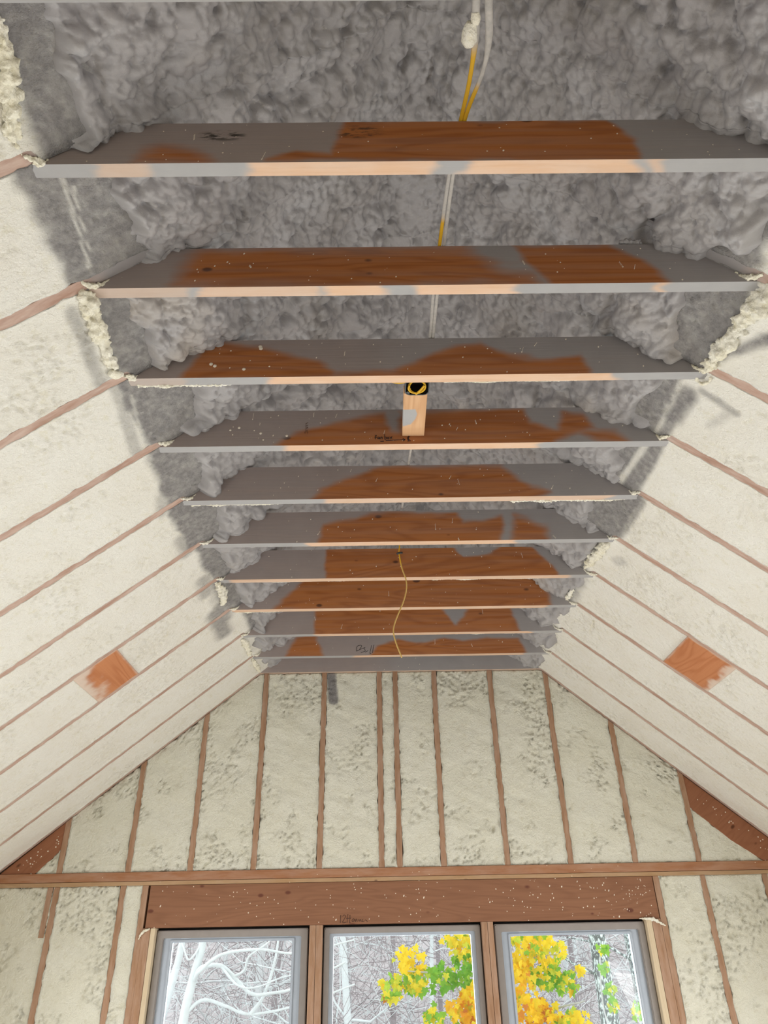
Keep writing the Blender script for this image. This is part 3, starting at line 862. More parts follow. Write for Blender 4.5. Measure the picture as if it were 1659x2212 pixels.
# torn foam scraps
def scrap(label, pts, rad, seed, squash=.6, cat='foam scrap', group='torn foam scraps', mat='foam_torn', amp=.5):
    """a torn lump: many small blobs along a path fused into one body"""
    r = np.random.default_rng(seed)
    L = float(np.sum(np.linalg.norm(np.diff(np.array(pts), axis=0), axis=1)))
    rm = float(np.mean(rad))
    n = max(12, int(L / (rm * .16)))
    path = smooth_path(pts, n)
    R_ = np.interp(np.linspace(0, 1, n), np.linspace(0, 1, len(rad)), rad)
    if amp < .3:
        V, F = closed_tube(path, R_, 14, max(squash, .7))
        c = np.repeat(np.concatenate([path[:1], path, path[-1:]]), 14, 0)
        V = c + (V - c) * (1 + amp * (dome(V, .012, seed) - .5))[:, None]
        F = [list(map(int, f)) for f in F]
    else:
        parts = [closed_tube(path, R_ * .42, 8, .8)]
        for k in range(n):
            for q in range(2):
                o_ = r.normal(0, 1, 3); o_ /= np.linalg.norm(o_)
                s = R_[k] * r.uniform(.22, .5)
                v, f = blob_arrays(path[k] + o_ * R_[k] * r.uniform(.3, .8), s * r.uniform(.6, 1.3, 3), int(r.integers(1, 999)), 1, .25)
                parts.append((v, np.concatenate([f, f[:, 2:]], 1)))
        V, F = join(parts)
        F = [list(dict.fromkeys(map(int, f))) for f in F]
    me = raw_mesh('foam_scrap', V, F)
    if amp >= .3:
        ob = bpy.data.objects.new('tmp', me); COL.objects.link(ob)
        md = ob.modifiers.new('remesh', 'REMESH'); md.mode = 'VOXEL'; md.voxel_size = max(.0022, rm * .14)
        dg = bpy.context.evaluated_depsgraph_get(); dg.update()
        me2 = bpy.data.meshes.new_from_object(ob.evaluated_get(dg))
        bpy.data.objects.remove(ob); me = me2; me.name = 'foam_scrap'
        nv = len(me.vertices); co = np.empty(nv * 3, np.float32); me.vertices.foreach_get('co', co); co = co.reshape(-1, 3).astype(float)
        nn = np.empty(nv * 3, np.float32); me.vertices.foreach_get('normal', nn); nn = nn.reshape(-1, 3)
        co = co + nn * ((fbm(co, .007, seed, 2) - .5) * rm * .35)[:, None]
        me.vertices.foreach_set('co', co.astype(np.float32).ravel())
        me.polygons.foreach_set('use_smooth', np.ones(len(me.polygons), bool))
        at = me.attributes.new('pit', 'FLOAT', 'POINT'); at.data.foreach_set('value', (sstep(.5, .75, fbm(co, .03, seed + 9, 2)) * .7).astype(np.float32))
        me.materials.clear(); me.update()
    nm = {'twig': 'twig', 'scrap': 'wrap_scrap'}.get(cat, 'foam_scrap')
    tag(link(nm, me, M[mat]), label, cat, group)
def sl(side, y, t, off=0.0):
    K, E, NN = (KL, EL, NL) if side < 0 else (KR, ER, NR)
    return K + E * t + YV * y + NN * off
scrap('long ragged white foam strip torn up beside the eighth collar tie on the left', [sl(-1, 1.535, -.018, .004), sl(-1, 1.60, -.016, .006), sl(-1, 1.68, -.028, .006), sl(-1, 1.77, -.034, .006), sl(-1, 1.835, -.034, .004)], [.042, .046, .036, .028, .026], 1, .35)
scrap('curled white foam flap at the lower end of the long torn strip on the left', [sl(-1, 1.838, -.052, .012), sl(-1, 1.858, -.036, .016), sl(-1, 1.872, -.018, .01)], [.014, .019, .012], 2, .5, amp=.25)
scrap('jagged cream foam ridge under the right end of the ninth collar tie', [sl(1, 1.50, -.05, .004), sl(1, 1.57, -.032, .006), sl(1, 1.63, -.022, .006), sl(1, 1.68, -.008, .006)], [.03, .046, .042, .03], 3, .35)
scrap('jagged cream foam ridge along grey foam beside the eighth tie on the right', [sl(1, 1.70, -.02, .004), sl(1, 1.76, -.01, .006), sl(1, 1.82, -.004, .006), sl(1, 1.895, .012, .004)], [.034, .040, .038, .03], 4, .35)
scrap('white foam curl looped over the right end of the eighth collar tie', [sl(1, 1.93, .03, .012), sl(1, 1.955, .02, .016), sl(1, 1.965, -.005, .014), sl(1, 1.945, -.022, .01), sl(1, 1.925, -.02, .008)], [.006, .008, .008, .008, .006], 5, .8, amp=.3)
scrap('bright white torn foam patch on the left between the fourth and third ties', [sl(-1, 3.56, -.014, .002), sl(-1, 3.66, -.012, .004), sl(-1, 3.75, -.016, .004), sl(-1, 3.80, -.03, .002)], [.022, .032, .032, .02], 6, .3)
scrap('bright torn foam lip on the left between the second and first ties', [sl(-1, 4.40, -.014, .002), sl(-1, 4.52, -.008, .004), sl(-1, 4.68, -.012, .003)], [.02, .03, .02], 7, .3)
scrap('ragged foam lip at the left top corner of the gable wall', [sl(-1, 4.78, -.01, .002), sl(-1, 4.92, .0, .004), sl(-1, 5.05, .0, .003)], [.014, .022, .014], 8, .3)
scrap('white torn foam wedge on the right between the fifth and fourth ties', [sl(1, 3.19, .02, .002), sl(1, 3.30, .03, .005), sl(1, 3.42, .045, .005), sl(1, 3.52, .055, .002)], [.022, .04, .034, .018], 9, .35)
scrap('small white torn patch on the right between the fourth and third ties', [sl(1, 3.80, .06, .002), sl(1, 3.88, .062, .005), sl(1, 3.95, .064, .003)], [.012, .022, .014], 10, .35)
scrap('cream torn foam shelf at the upper left corner of the picture', [sl(-1, .78, .06, .006), sl(-1, .88, .035, .008), sl(-1, .96, .0, .008), sl(-1, 1.03, -.02, .006)], [.02, .035, .03, .02], 11, .35)
scrap('grey foam nugget perched on the right end of the ninth collar tie', [(0.80, yn(2) + .008, H + DT + .012), (0.84, yn(2) + .006, H + DT + .016), (0.87, yn(2) + .012, H + DT + .012)], [.014, .020, .014], 12, .9, mat='crust', amp=.4)
scrap('white bulb of foam stuck to the hanging cables at the picture top', [(.250, .865, H + DT + .012), (.247, .885, H + DT + .010), (.2465, .905, H + DT + .006), (.2475, .918, H + DT + .004)], [.012, .019, .019, .010], 13, .95, amp=.12, group='foam lumps on the cables')
scrap('small white foam knob above the bulb on the cables', [(.256, .842, H + DT + .012), (.258, .856, H + DT + .010), (.2575, .868, H + DT + .008)], [.009, .012, .009], 14, .95, amp=.2, group='foam lumps on the cables')
# crumbs at the tie ends
for n in range(1, 11):
    for side in (-1, 1):
        if n == 1 and side > 0: continue
        a = 'left' if side < 0 else 'right'
        y = yn(n)
        L_ = rng0.uniform(.04, .075)
        s0 = rng0.uniform(-.01, .015)
        big = 1.3 if n <= 4 else 1.0
        pts = [sl(side, y - .030, s0 - .01, .004), sl(side, y - .008, s0 + .012, .007), sl(side, y + .002, s0 + L_ * .55, .010), sl(side, y + .002, s0 + L_, .005)]
        scrap(f'white foam crumbs where the {ORD[11 - n]} tie meets its {a} rafter', pts, [.006 * big, .011 * big, .009 * big, .005], 30 + n * 2 + (side > 0), .6, group='foam crumbs at the tie ends')
# fringes stuck along tie edges
def fringe(n, x0, x1, label, r=.006, back=True, seed=0):
    y = yn(n) + (.038 if back else 0)
    k = 8
    pts = [(x0 + (x1 - x0) * i / (k - 1), y + (.003 if back else -.003), H + .003 + .002 * math.sin(i * 2.1)) for i in range(k)]
    scrap(label, pts, [r * q for q in (1, .7, 1.1, .5, .9, .6, .8, .5)], 80 + seed, .8, group='foam fringes along the ties', amp=.9)
fringe(3, XL + .02, -.52, 'cream foam fringe along the left end of the eighth tie from the gable', .011, True, 1)
fringe(3, .25, .75, 'thin white foam fringe along the right half of the eighth tie from the gable', .004, True, 2)
fringe(5, .62, 1.15, 'cream foam fringe hanging behind the right end of the sixth tie from the gable', .011, True, 3)
fringe(5, XL + .03, -.45, 'white foam fringe behind the left end of the sixth tie from the gable', .008, True, 4)
fringe(7, .3, .95, 'white foam fringe behind the right half of the fourth tie from the gable', .005, True, 5)
fringe(7, -.75, -.05, 'white foam fringe along the left half of the fourth tie from the gable', .003, True, 6)
fringe(9, .5, 1.0, 'white foam fringe along the right end of the second tie from the gable', .004, True, 7)
fringe(8, XL + .02, -.6, 'cream foam fringe at the left end of the third tie from the gable', .008, True, 8)
fringe(11, -.35, -.05, 'white foam fringe along the middle of the tie at the gable', .006, False, 9)

# ------------------------------------------------------------------ gable wall framing
def rake_z(x): return H + AL * (x - XL) if x < RX else H + AR * (XR - x)
def board(name, lo, hi, mat, label, cat, group=None):
    o = link(name, box_mesh(name, lo, hi, .0015), M[mat]); tag(o, label, cat, group); return o
UP = [-2.07, -1.63, -1.233, -.827, -.402, .0, .117, .402, .813, 1.224, 1.643, 2.055]
def ustud(i, x):
    x0, x1 = x - .019, x + .019
    zl = min(rake_z(x0) - .004, H - .002); zr = min(rake_z(x1) - .004, H - .002)
    z0 = PLATE + .001
    c = [(x0, GY, z0), (x1, GY, z0), (x1, GY + .138, z0), (x0, GY + .138, z0), (x0, GY, zl), (x1, GY, zr), (x1, GY + .138, zr), (x0, GY + .138, zl)]
    o = link('gable_stud', hexa_mesh('gable_stud', c, .0015), M['stud'])
    pos = {5: 'left one of the close pair', 6: 'right one of the close pair', 0: 'short one at the left corner', 11: 'short one beside the right corner board'}.get(i, f'{ORD[i + 1]} from the left')
    tag(o, f'upright stud above the gable top plate, {pos}', 'stud', 'upper gable studs')
for i, x in enumerate(UP): ustud(i, x)
board('top_plate', (WXL, GY - .004, 2.411), (WXR, GY + .138, PLATE), 'plate', 'upper reddish top plate running right across the gable wall', 'top plate', 'double top plate')
board('top_plate', (WXL, GY - .001, 2.386), (WXR, GY + .138, 2.409), 'plate_pale', 'lower pale top plate directly over the window header', 'top plate', 'double top plate')
hd = board('window_header', (-1.470, GY - .001, 2.150), (1.728, GY + .12, 2.384), 'header', 'wide brown header board over the three windows, flecked with foam', 'header')
strokes('handwriting', [[(0, 0), (.002, .042)], [(.014, .034), (.022, .042), (.032, .034), (.014, .002), (.036, .003)], [(.050, .042), (.044, .040), (.043, 0)], [(.036, .022), (.066, .024)],
                        [(.060, .042), (.058, .002), (.064, 0)], [(.078, .02), (.072, .01), (.08, .004), (.086, .016), (.08, .022)], [(.09, .02), (.094, .004), (.1, .02), (.106, .004)],
                        [(.112, .018), (.118, .006), (.124, .016), (.13, .004)], [(.138, .018), (.136, .004), (.15, .008)], [(.155, .014), (.17, .004)]],
        (-.262, GY - .001, 2.158), (1, 0, 0), (0, 0, 1), (0, -1, 0), M['pencil'], hd, .0018)
items = []
for i in range(120):
    x = rng0.uniform(-1.44, 1.70) if i < 45 else 1.70 - abs(rng0.normal(0, .55))
    z = rng0.uniform(2.158, 2.375); r = rng0.uniform(.0012, .0042)
    if x < -1.44: continue
    items.append(octa(np.array([x, GY - .001, z]), (r, r * rng0.uniform(.6, 2), r * .6), (0, -1, 0)))
dabs(items, 'foam_splatter', M['drip'], hd)
LOW = [(-2.062, 0, 2.385, 'full height stud at the left end of the gable below the plate'), (-1.642, 0, 2.385, 'stud between the left corner and the window group'),
       (-1.503, 0, 2.385, 'king stud up the left side of the window header'), (1.752, 0, 2.385, 'king stud up the right side of the window header'),
       (2.052, 0, 2.385, 'stud to the right of the window group'), (2.452, 0, 2.385, 'stud at the right edge of the picture below the plate'),
       (-2.106, 2.109, 2.385, 'short dark block hanging beside the left end stud')]
for x, z0, z1, lab in LOW:
    board('wall_stud', (x - (.017 if z0 > 1 else .019), GY + (.001 if z0 < 1 else .004), z0), (x + (.017 if z0 > 1 else .019), GY + .138, z1), 'stud', lab + (' of wood' if 'wood' not in lab else ''), 'stud', 'lower gable studs')
JACK = [(-1.484, -1.436, 'jack stud against the left king stud'), (-1.434, -1.406, 'pale jack edge tinted as window-lit, left of the left window'), (-.452, -.413, 'left half of the post between left and middle windows'), (-.411, -.372, 'right half of the post between left and middle windows'),
        (.615, .650, 'left half of the post between middle and right windows'), (.652, .686, 'right half of the post between middle and right windows'), (1.677, 1.732, 'jack stud against the right king stud'), (1.641, 1.675, 'pale jack edge tinted as window-lit, right of the right window')]
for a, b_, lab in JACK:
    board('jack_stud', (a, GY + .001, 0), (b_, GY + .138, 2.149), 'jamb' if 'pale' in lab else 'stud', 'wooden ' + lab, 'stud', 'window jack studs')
for i, (a, b_) in enumerate(WIN):
    board('rough_sill', (a + .001, GY + .001, WSILL - .04), (b_ - .001, GY + .138, WSILL - .001), 'plate_pale', f'wooden sill under the {["left", "middle", "right"][i]} window', 'sill', 'window sills')
    board('sill_insulation', (a + .001, GY + .01, .0), (b_ - .001, GY + .138, WSILL - .042), 'foam_gable', f'foam panel under the {["left", "middle", "right"][i]} window', 'insulation', 'foam under the windows')
# corner boards
def corner(side):
    if side < 0: pts = [(-2.449, 2.463), (-2.226, 2.463), (-2.089, 2.60), (-2.089, 2.768)]
    else: pts = [(2.074, 2.79), (2.30, 2.585), (2.474, 2.463), (2.70, 2.463), (2.074, 2.998)]
    pts = [(x, min(z, rake_z(x) - .003)) for x, z in pts]
    bm = bmesh.new()
    f = [bm.verts.new((x, GY + .004, z)) for x, z in pts]; g = [bm.verts.new((x, GY + .042, z)) for x, z in pts]
    bm.faces.new(f); bm.faces.new(g[::-1])
    for i in range(len(f)):
        j = (i + 1) % len(f); bm.faces.new((f[i], g[i], g[j], f[j]))
    bmesh.ops.recalc_face_normals(bm, faces=bm.faces[:])
    bmesh.ops.bevel(bm, geom=bm.edges[:], offset=.0015, segments=1, affect='EDGES')
    me = bpy.data.meshes.new('corner_board'); bm.to_mesh(me); bm.free()
    a = 'left' if side < 0 else 'right'
    o = link('corner_board', me, M['rake']); tag(o, f'slanted brown corner board under the {a} rake of the gable', 'board', 'gable corner boards')
    items = []
    for i in range(26):
        x = rng0.uniform(-2.35, -2.1) if side < 0 else rng0.uniform(2.1, 2.6); z = rake_z(x) - rng0.uniform(.05, .13)
        if z < 2.48: continue
        r = rng0.uniform(.0015, .005); items.append(octa(np.array([x, GY + .004, z]), (r, r, r * .6), (0, -1, 0)))
    dabs(items, 'foam_splatter', M['drip'], o)
corner(-1); corner(1)

# foam between the studs
SOOT = (-.352, 3.735, -.335, 3.56)
def gable_foam(xa, xb, z0, ztop, label, seed, group, cutleft=None):
    ds = .0105
    nx = max(5, int((xb - xa) / ds)); zmax = max(ztop(xa), ztop(xb), ztop((xa + xb) / 2)); nz = max(6, int((zmax - z0) / ds))
    U, S = np.meshgrid(np.linspace(0, 1, nx), np.linspace(0, 1, nz), indexing='ij')
    X = xa + U * (xb - xa)
    zt = np.array([ztop(x) for x in X[:, 0]])[:, None]
    Z = z0 + S * np.maximum(zt - z0, .002)
    base = np.stack([X, np.full_like(X, GY), Z], -1)
    Pw = base.reshape(-1, 3)
    edge = np.minimum(np.minimum(X - xa, xb - X), np.minimum(Z - z0, zt - Z)).reshape(-1)
    off, pit = rough_offset(Pw, 400 + seed, edge)
    off = off * 1.8 - .004 + (fbm(Pw * np.array([.45, 1, 1]) + Pw[:, [2, 1, 0]] * np.array([.5, 0, .3]), .07, 77, 2) - .5) * .010 * sstep(0, .05, edge)
    d = seg_d(Pw[:, 0], Pw[:, 2], (SOOT[0], SOOT[1]), (SOOT[2], SOOT[3]))
    j = (fbm(Pw, .03, 5, 3) - .5) * .02
    paint = 1.0 * (1 - sstep(.026, .044, d + j))
    off = off.reshape(X.shape)
    jl = (fbm(base[0], .035, seed, 3) - .5) * .018; jr = (fbm(base[-1], .035, seed + 5, 3) - .5) * .018
    X = X.copy(); X[0] += jl; X[-1] += jr
    off[0] = .0015; off[-1] = .0015
    P = np.stack([X, GY - off, Z], -1)
    me = solid_grid('gable_insulation', P, np.array([0, .08, 0]), {'paint': paint.reshape(X.shape), 'pit': pit.reshape(X.shape)}, flip=False)
    tag(link('gable_insulation', me, M['foam_gable']), label, 'insulation', group)
edges = [x for x in UP]
zcap = lambda x: min(rake_z(x) - .002, H - .003)
for i in range(len(UP) - 1):
    lab = {4: 'pale foam panel with a dark soot patch beside a stud at the gable top', 5: 'narrow foam strip between the close pair of upper gable studs'}.get(i,
          f'pale rough foam above the plate between upper studs {["one and two", "two and three", "three and four", "four and five", "", "", "seven and eight", "eight and nine", "nine and ten", "ten and eleven", "eleven and twelve"][i]}')
    gable_foam(UP[i] + .019, UP[i + 1] - .019, PLATE, zcap, lab, i, 'upper gable foam panels')
gable_foam(-2.255, -2.089, PLATE, lambda x: max(PLATE + .004, 2.463 + (x + 2.226) / .137 * .137), 'small foam triangle under the left corner board', 21, 'upper gable foam panels')
gable_foam(2.074, 2.49, PLATE, lambda x: max(PLATE + .004, 2.79 - (x - 2.074) * .83), 'foam triangle under the right corner board', 22, 'upper gable foam panels')
for a, b_, lab, s in [(WXL, -2.081, 'foam panel in the bottom left corner of the gable wall', 31), (-2.043, -1.661, 'foam panel left of the windows between two lower studs', 32), (-1.623, -1.522, 'narrow foam strip beside the left king stud', 33),
                      (1.771, 2.033, 'foam panel just right of the right king stud', 34), (2.071, 2.433, 'foam panel at the bottom right of the picture', 35), (2.471, WXR, 'foam sliver in the right corner of the gable wall', 36)]:
    gable_foam(a, b_, 0.9, lambda x: 2.386, lab, s, 'lower gable foam panels')

# ------------------------------------------------------------------ windows
def ring_mesh(name, x0, x1, z0, z1, w, y0, y1, bev=.003, wl=None, wr=None, wt=None):
    wl = w if wl is None else wl; wr = w if wr is None else wr; wt = w if wt is None else wt
    bm = bmesh.new()
    o = [(x0, z0), (x1, z0), (x1, z1), (x0, z1)]; n_ = [(x0 + wl, z0 + w), (x1 - wr, z0 + w), (x1 - wr, z1 - wt), (x0 + wl, z1 - wt)]
    V = {}
    for k, L in (('o', o), ('n', n_)):
        for y in (y0, y1): V[k, y] = [bm.verts.new((x, y, z)) for x, z in L]
    for i in range(4):
        j = (i + 1) % 4
        bm.faces.new((V['o', y0][i], V['o', y0][j], V['n', y0][j], V['n', y0][i]))
        bm.faces.new((V['o', y1][j], V['o', y1][i], V['n', y1][i], V['n', y1][j]))
        bm.faces.new((V['o', y0][j], V['o', y0][i], V['o', y1][i], V['o', y1][j]))
        bm.faces.new((V['n', y0][i], V['n', y0][j], V['n', y1][j], V['n', y1][i]))
    bmesh.ops.recalc_face_normals(bm, faces=bm.faces[:])
    if bev: bmesh.ops.bevel(bm, geom=bm.edges[:], offset=bev, segments=2, affect='EDGES')
    me = bpy.data.meshes.new(name); bm.to_mesh(me); bm.free(); return me
def window(i, a, b_, kind):
    root = empty(f'window_{i}', ((a + b_) / 2, GY + .06, WSILL))
    tag(root, kind='structure')
    k = (GY + .05) / GY
    x0, x1 = a * 1.004 + .008, b_ * 1.004 - .008
    z1 = WTOP - .012
    child('gap_shade_ring', ring_mesh('gap_shade_ring', a + .001, b_ - .001, WSILL, WTOP - .001, .012, GY + .075, GY + .139, 0), M['gap'], root)  # added black ring, colored as shade in the open gap
    if kind == 'casement':
        child('frame', ring_mesh('frame', x0, x1, WSILL + .01, z1, .042, GY + .045, GY + .135, .004), M['frame'], root)
        s = child('sash', ring_mesh('sash', x0 + .036, x1 - .036, WSILL + .05, z1 - .026, .058, GY + .066, GY + .11, .004, wt=.036), M['sash'], root)
        child('inner_bead', ring_mesh('inner_bead', x0 + .082, x1 - .082, WSILL + .09, z1 - .050, .016, GY + .058, GY + .07, .003), M['sash'], s)
        for cx in (x0 + .18, x1 - .15):
            child('screen_clip', box_mesh('screen_clip', (cx - .03, GY + .052, z1 - .046), (cx + .03, GY + .064, z1 - .034), .003), M['sash'], s)
        g0, g1, gt = x0 + .090, x1 - .090, z1 - .058
    else:
        child('frame', ring_mesh('frame', x0, x1, WSILL + .01, z1, .034, GY + .045, GY + .135, .004), M['frame'], root)
        s = child('sash', ring_mesh('sash', x0 + .030, x1 - .030, WSILL + .04, z1 - .026, .028, GY + .066, GY + .11, .003, wt=.024), M['sash'], root)
        g0, g1, gt = x0 + .052, x1 - .052, z1 - .046
    child('pane', box_mesh('pane', (g0 - .01, GY + .085, WSILL + .05), (g1 + .01, GY + .091, gt + .01), 0), M['glass'], root)
window(1, *WIN[0], 'casement'); window(2, *WIN[1], 'fixed'); window(3, *WIN[2], 'casement')
# torn house-wrap scraps at the window corners
scrap('scrap of frayed clear wrap at the top left corner of the left window', [(-1.50, GY - .006, 2.09), (-1.475, GY - .01, 2.13), (-1.44, GY - .008, 2.145)], [.004, .012, .006], 61, .3, cat='scrap', group='frayed wrap scraps', amp=.3)
scrap('scrap of frayed clear wrap at the top right corner of the right window', [(1.60, GY - .006, 2.150), (1.68, GY - .012, 2.145), (1.75, GY - .01, 2.11)], [.005, .014, .006], 62, .3, cat='scrap', group='frayed wrap scraps', amp=.3)

# ------------------------------------------------------------------ cables, box and block
ZT = H + DT
def cable(name, label, pts, rad, paint_fn, n=90, squash=.6, root=None):
    p = smooth_path(pts, n)
    r = np.broadcast_to(rad(p) if callable(rad) else rad, (n,))
    V, F = closed_tube(p, r, 10, squash)
    pp = np.concatenate([p[:1], p, p[-1:]])
    pa = np.repeat(paint_fn(pp), 10)
    me = raw_mesh(name, V, F, {'paint': pa})
    if root is not None: return child(name, me, M['cable'], root)
    o = link(name, me, M['cable']); tag(o, label, 'cable', 'electrical cables'); return o
ylw = lambda p: np.clip(1 - (sstep(.98, 1.02, p[:, 1]) * (1 - sstep(1.12, 1.14, p[:, 1]))) - (sstep(1.42, 1.45, p[:, 1]) * (1 - sstep(1.50, 1.54, p[:, 1]))), 0, 1)
thick = lambda p: .0058 + .0042 * (1 - sstep(.88, .97, p[:, 1]))
cable('cable', 'left yellow cable rising through white foam bulbs over the nearest tie', [(.262, .62, ZT + .02), (.255, .80, ZT + .012), (.262, .90, ZT + .010), (.258, 1.00, ZT + .009), (.244, 1.11, ZT + .007), (.226, 1.26, ZT + .008), (.214, 1.51, ZT + .007), (.206, 1.72, ZT + .008), (.205, 1.93, ZT + .007), (.18, 2.33, ZT + .007), (.15, 2.74, ZT + .007), (.13, 3.12, ZT + .007)],
      thick, lambda p: np.clip(1 - sstep(.90, .95, p[:, 1]) * (1 - sstep(1.12, 1.14, p[:, 1])) - sstep(1.40, 1.43, p[:, 1]) * (1 - sstep(1.53, 1.56, p[:, 1])), 0, 1), 160)
cable('cable', 'right grey-coated cable bending to yellow over the nearest tie', [(.275, .62, ZT + .02), (.284, .80, ZT + .012), (.296, .90, ZT + .010), (.290, .98, ZT + .009), (.256, 1.10, ZT + .007), (.238, 1.26, ZT + .008), (.228, 1.51, ZT + .007), (.220, 1.70, ZT + .008), (.217, 1.93, ZT + .007)],
      thick, lambda p: np.clip(1 - sstep(1.0, 1.03, p[:, 1]) * (1 - sstep(1.12, 1.14, p[:, 1])), 0, 1), 120)
# block and box
def block2():
    z0 = 3.803
    x0, x1, y0, y1 = .108, .197, 2.058, yn(4) - .001
    X, Y = np.meshgrid(np.linspace(x0, x1, 30), np.linspace(y0, y1, 60), indexing='ij')
    P = np.stack([X, Y, np.full_like(X, z0)], -1)
    sd = poly_sd(X.reshape(-1), Y.reshape(-1), [(.10, 2.155), (.155, 2.152), (.163, 2.18), (.158, 2.21), (.14, 2.245), (.10, 2.262)])
    pa = sstep(-.002, .002, sd)
    me = solid_grid('mounting_block', P, np.array([0, 0, .038]), {'paint': pa}, flip=False)
    return tag(link('mounting_block', me, M['fresh']), 'short pale pine block under the black box, with a grey paint dab', 'wood block')
block2()
def fan_box():
    root = empty('junction_box', (.156, 2.012, 3.80))
    tag(root, 'black plastic junction box holding a coil of yellow cable', 'junction box')
    cx, cy, hw, hl, cr = .156, 2.012, .0455, .046, .022
    def loop(k, z):
        out = []
        for qx, qy, a0 in ((1, 1, 0), (-1, 1, 90), (-1, -1, 180), (1, -1, 270)):
            for s in range(6):
                th = math.radians(a0 + s * 18)
                out.append((cx + qx * (hw - cr) + (cr - k) * math.cos(th), cy + qy * (hl - cr) + (cr - k) * math.sin(th), z))
        return out
    L = [loop(0, 3.846), loop(0, 3.792), loop(.004, 3.792), loop(.005, 3.840)]
    n = 24; V = np.array([p for l in L for p in l]); F = []
    for a in range(3):
        for i in range(n): F.append([a * n + i, a * n + (i + 1) % n, (a + 1) * n + (i + 1) % n, (a + 1) * n + i])
    F.append(list(range(n))); F.append([3 * n + i for i in range(n)][::-1])
    child('box_shell', raw_mesh('box_shell', V, F, smooth=False), M['black'], root)
    for sx, sy in ((-1, -1), (1, 1)):
        bm = bmesh.new()
        bmesh.ops.create_cone(bm, cap_ends=True, segments=12, radius1=.008, radius2=.008, depth=.03, matrix=Matrix.Translation((cx + sx * .035, cy + sy * -.034, 3.808)))
        me = bpy.data.meshes.new('screw_boss'); bm.to_mesh(me); bm.free()
        child('screw_boss', me, M['black'], root)
    pts = []
    for k in range(34):
        th = k / 33 * 2 * math.pi * 2.2
        rr = 1 - .08 * math.sin(k * .5)
        pts.append((cx - .002 + .030 * rr * math.cos(th + 2.5), cy + .004 + .026 * rr * math.sin(th + 2.5), 3.800 + .008 * math.sin(k * .37) - .006 * k / 33))
    cable('cable_coil', None, pts, .0036, lambda p: np.zeros(len(p)), 200, .8, root)
    cable('cable_tail', None, [(cx + .026, cy - .012, 3.789), (cx + .012, cy + .012, 3.788), (cx - .004, cy + .034, 3.787)], .004, lambda p: np.zeros(len(p)), 20, .8, root)
    cable('feed_cable', None, [(.015, yn(3) + .045, H + .035), (.05, yn(3) + .062, H + .030), (.085, yn(3) + .070, H + .028), (.112, yn(3) + .074, H + .034)], .0042, lambda p: np.zeros(len(p)), 24, .8, root)
fan_box()
pig = empty('hanging_cable', (.113, 3.196, 3.78)); tag(pig, 'thin wavy yellow cable tail hanging down below the ridge', 'cable')
cable('cable_tail', None, [(.114, 3.175, 3.95), (.114, 3.188, 3.86), (.113, 3.196, 3.774), (.110, 3.196, 3.726), (.121, 3.20, 3.65), (.140, 3.205, 3.585), (.141, 3.21, 3.534), (.125, 3.215, 3.472), (.101, 3.21, 3.412), (.079, 3.20, 3.352), (.071, 3.196, 3.305), (.083, 3.196, 3.246), (.107, 3.196, 3.178)],
      .0060, lambda p: .28 * (1 - sstep(3.62, 3.70, p[:, 2])), 110, .55, pig)
Vt, Ft = closed_tube([(.098, 3.190, 3.722), (.110, 3.186, 3.726), (.126, 3.190, 3.729)], .0055, 10)
child('tie_wrap', raw_mesh('tie_wrap', Vt, Ft), M['black'], pig)

# stray pieces: stick caught in the right slope, small twig line
scrap('thin brown twig hanging from the right slope by the third rafter', [sl(1, 3.99, -.13, .006), sl(1, 4.03, -.14, .02), sl(1, 4.09, -.15, .03)], [.002, .002, .0015], 63, 1, cat='twig', group=None, mat='foam_torn', amp=.05)

# ------------------------------------------------------------------ the woods outside
M['bark'] = plain('pale_grey_bark', (0.52, 0.52, 0.53), 0.9, var=0.25, vs=9.0)
M['bark_white'] = plain('white_bark', (0.62, 0.65, 0.66), 0.9, var=0.15, vs=14.0)
M['bark_mauve'] = plain('mauve_bark', (0.30, 0.26, 0.27), 0.9, var=0.25, vs=9.0)
def lichen():
    m, nt, b = nt_new('lichen_bark', .9)
    P = position(nt)
    n = noise(nt, scaled(nt, P, (1, 1, .6)), 42.0, 4, .6)
    nt.links.new(ramp(nt, n, [(.48, (.13, .14, .14)), (.56, (.55, .63, .61)), (.7, (.75, .82, .80))]), b.inputs['Base Color']); return m
M['lichen'] = lichen()
M['litter'] = plain('leaf_litter', (0.36, 0.32, 0.325), 1.0, var=0.35, vs=3.0)
def hill():
    nx, ny = 60, 60
    X, Y = np.meshgrid(np.linspace(-45, 45, nx), np.linspace(GY + .5, 70, ny), indexing='ij')
    P0 = np.stack([X, Y, 0 * X], -1).reshape(-1, 3)
    Z = -3.2 + .9 * sstep(8, 14, Y) + 11.5 * sstep(12, 60, Y) + (fbm(P0, 6, 3, 3).reshape(X.shape) - .5) * 1.2
    me = raw_mesh('hillside', np.stack([X, Y, Z], -1).reshape(-1, 3), grid_faces(nx, ny, True))
    struct('hillside', me, M['litter'])
    return lambda x, y: float(-3.2 + .9 * sstep(8, 14, y) + 11.5 * sstep(12, 60, y))
hz = hill()
rt = np.random.default_rng(5)
def twig(p, d, L, r, bend, n=7, sides=4):
    pts = [np.array(p, float)]; d = np.array(d, float); d /= np.linalg.norm(d)
    for k in range(n - 1):
        d = d + rt.normal(0, bend, 3); d /= np.linalg.norm(d)
        pts.append(pts[-1] + d * L / (n - 1))
    return np.array(pts), tube_arrays(np.array(pts), np.linspace(r, r * .35, n), sides)
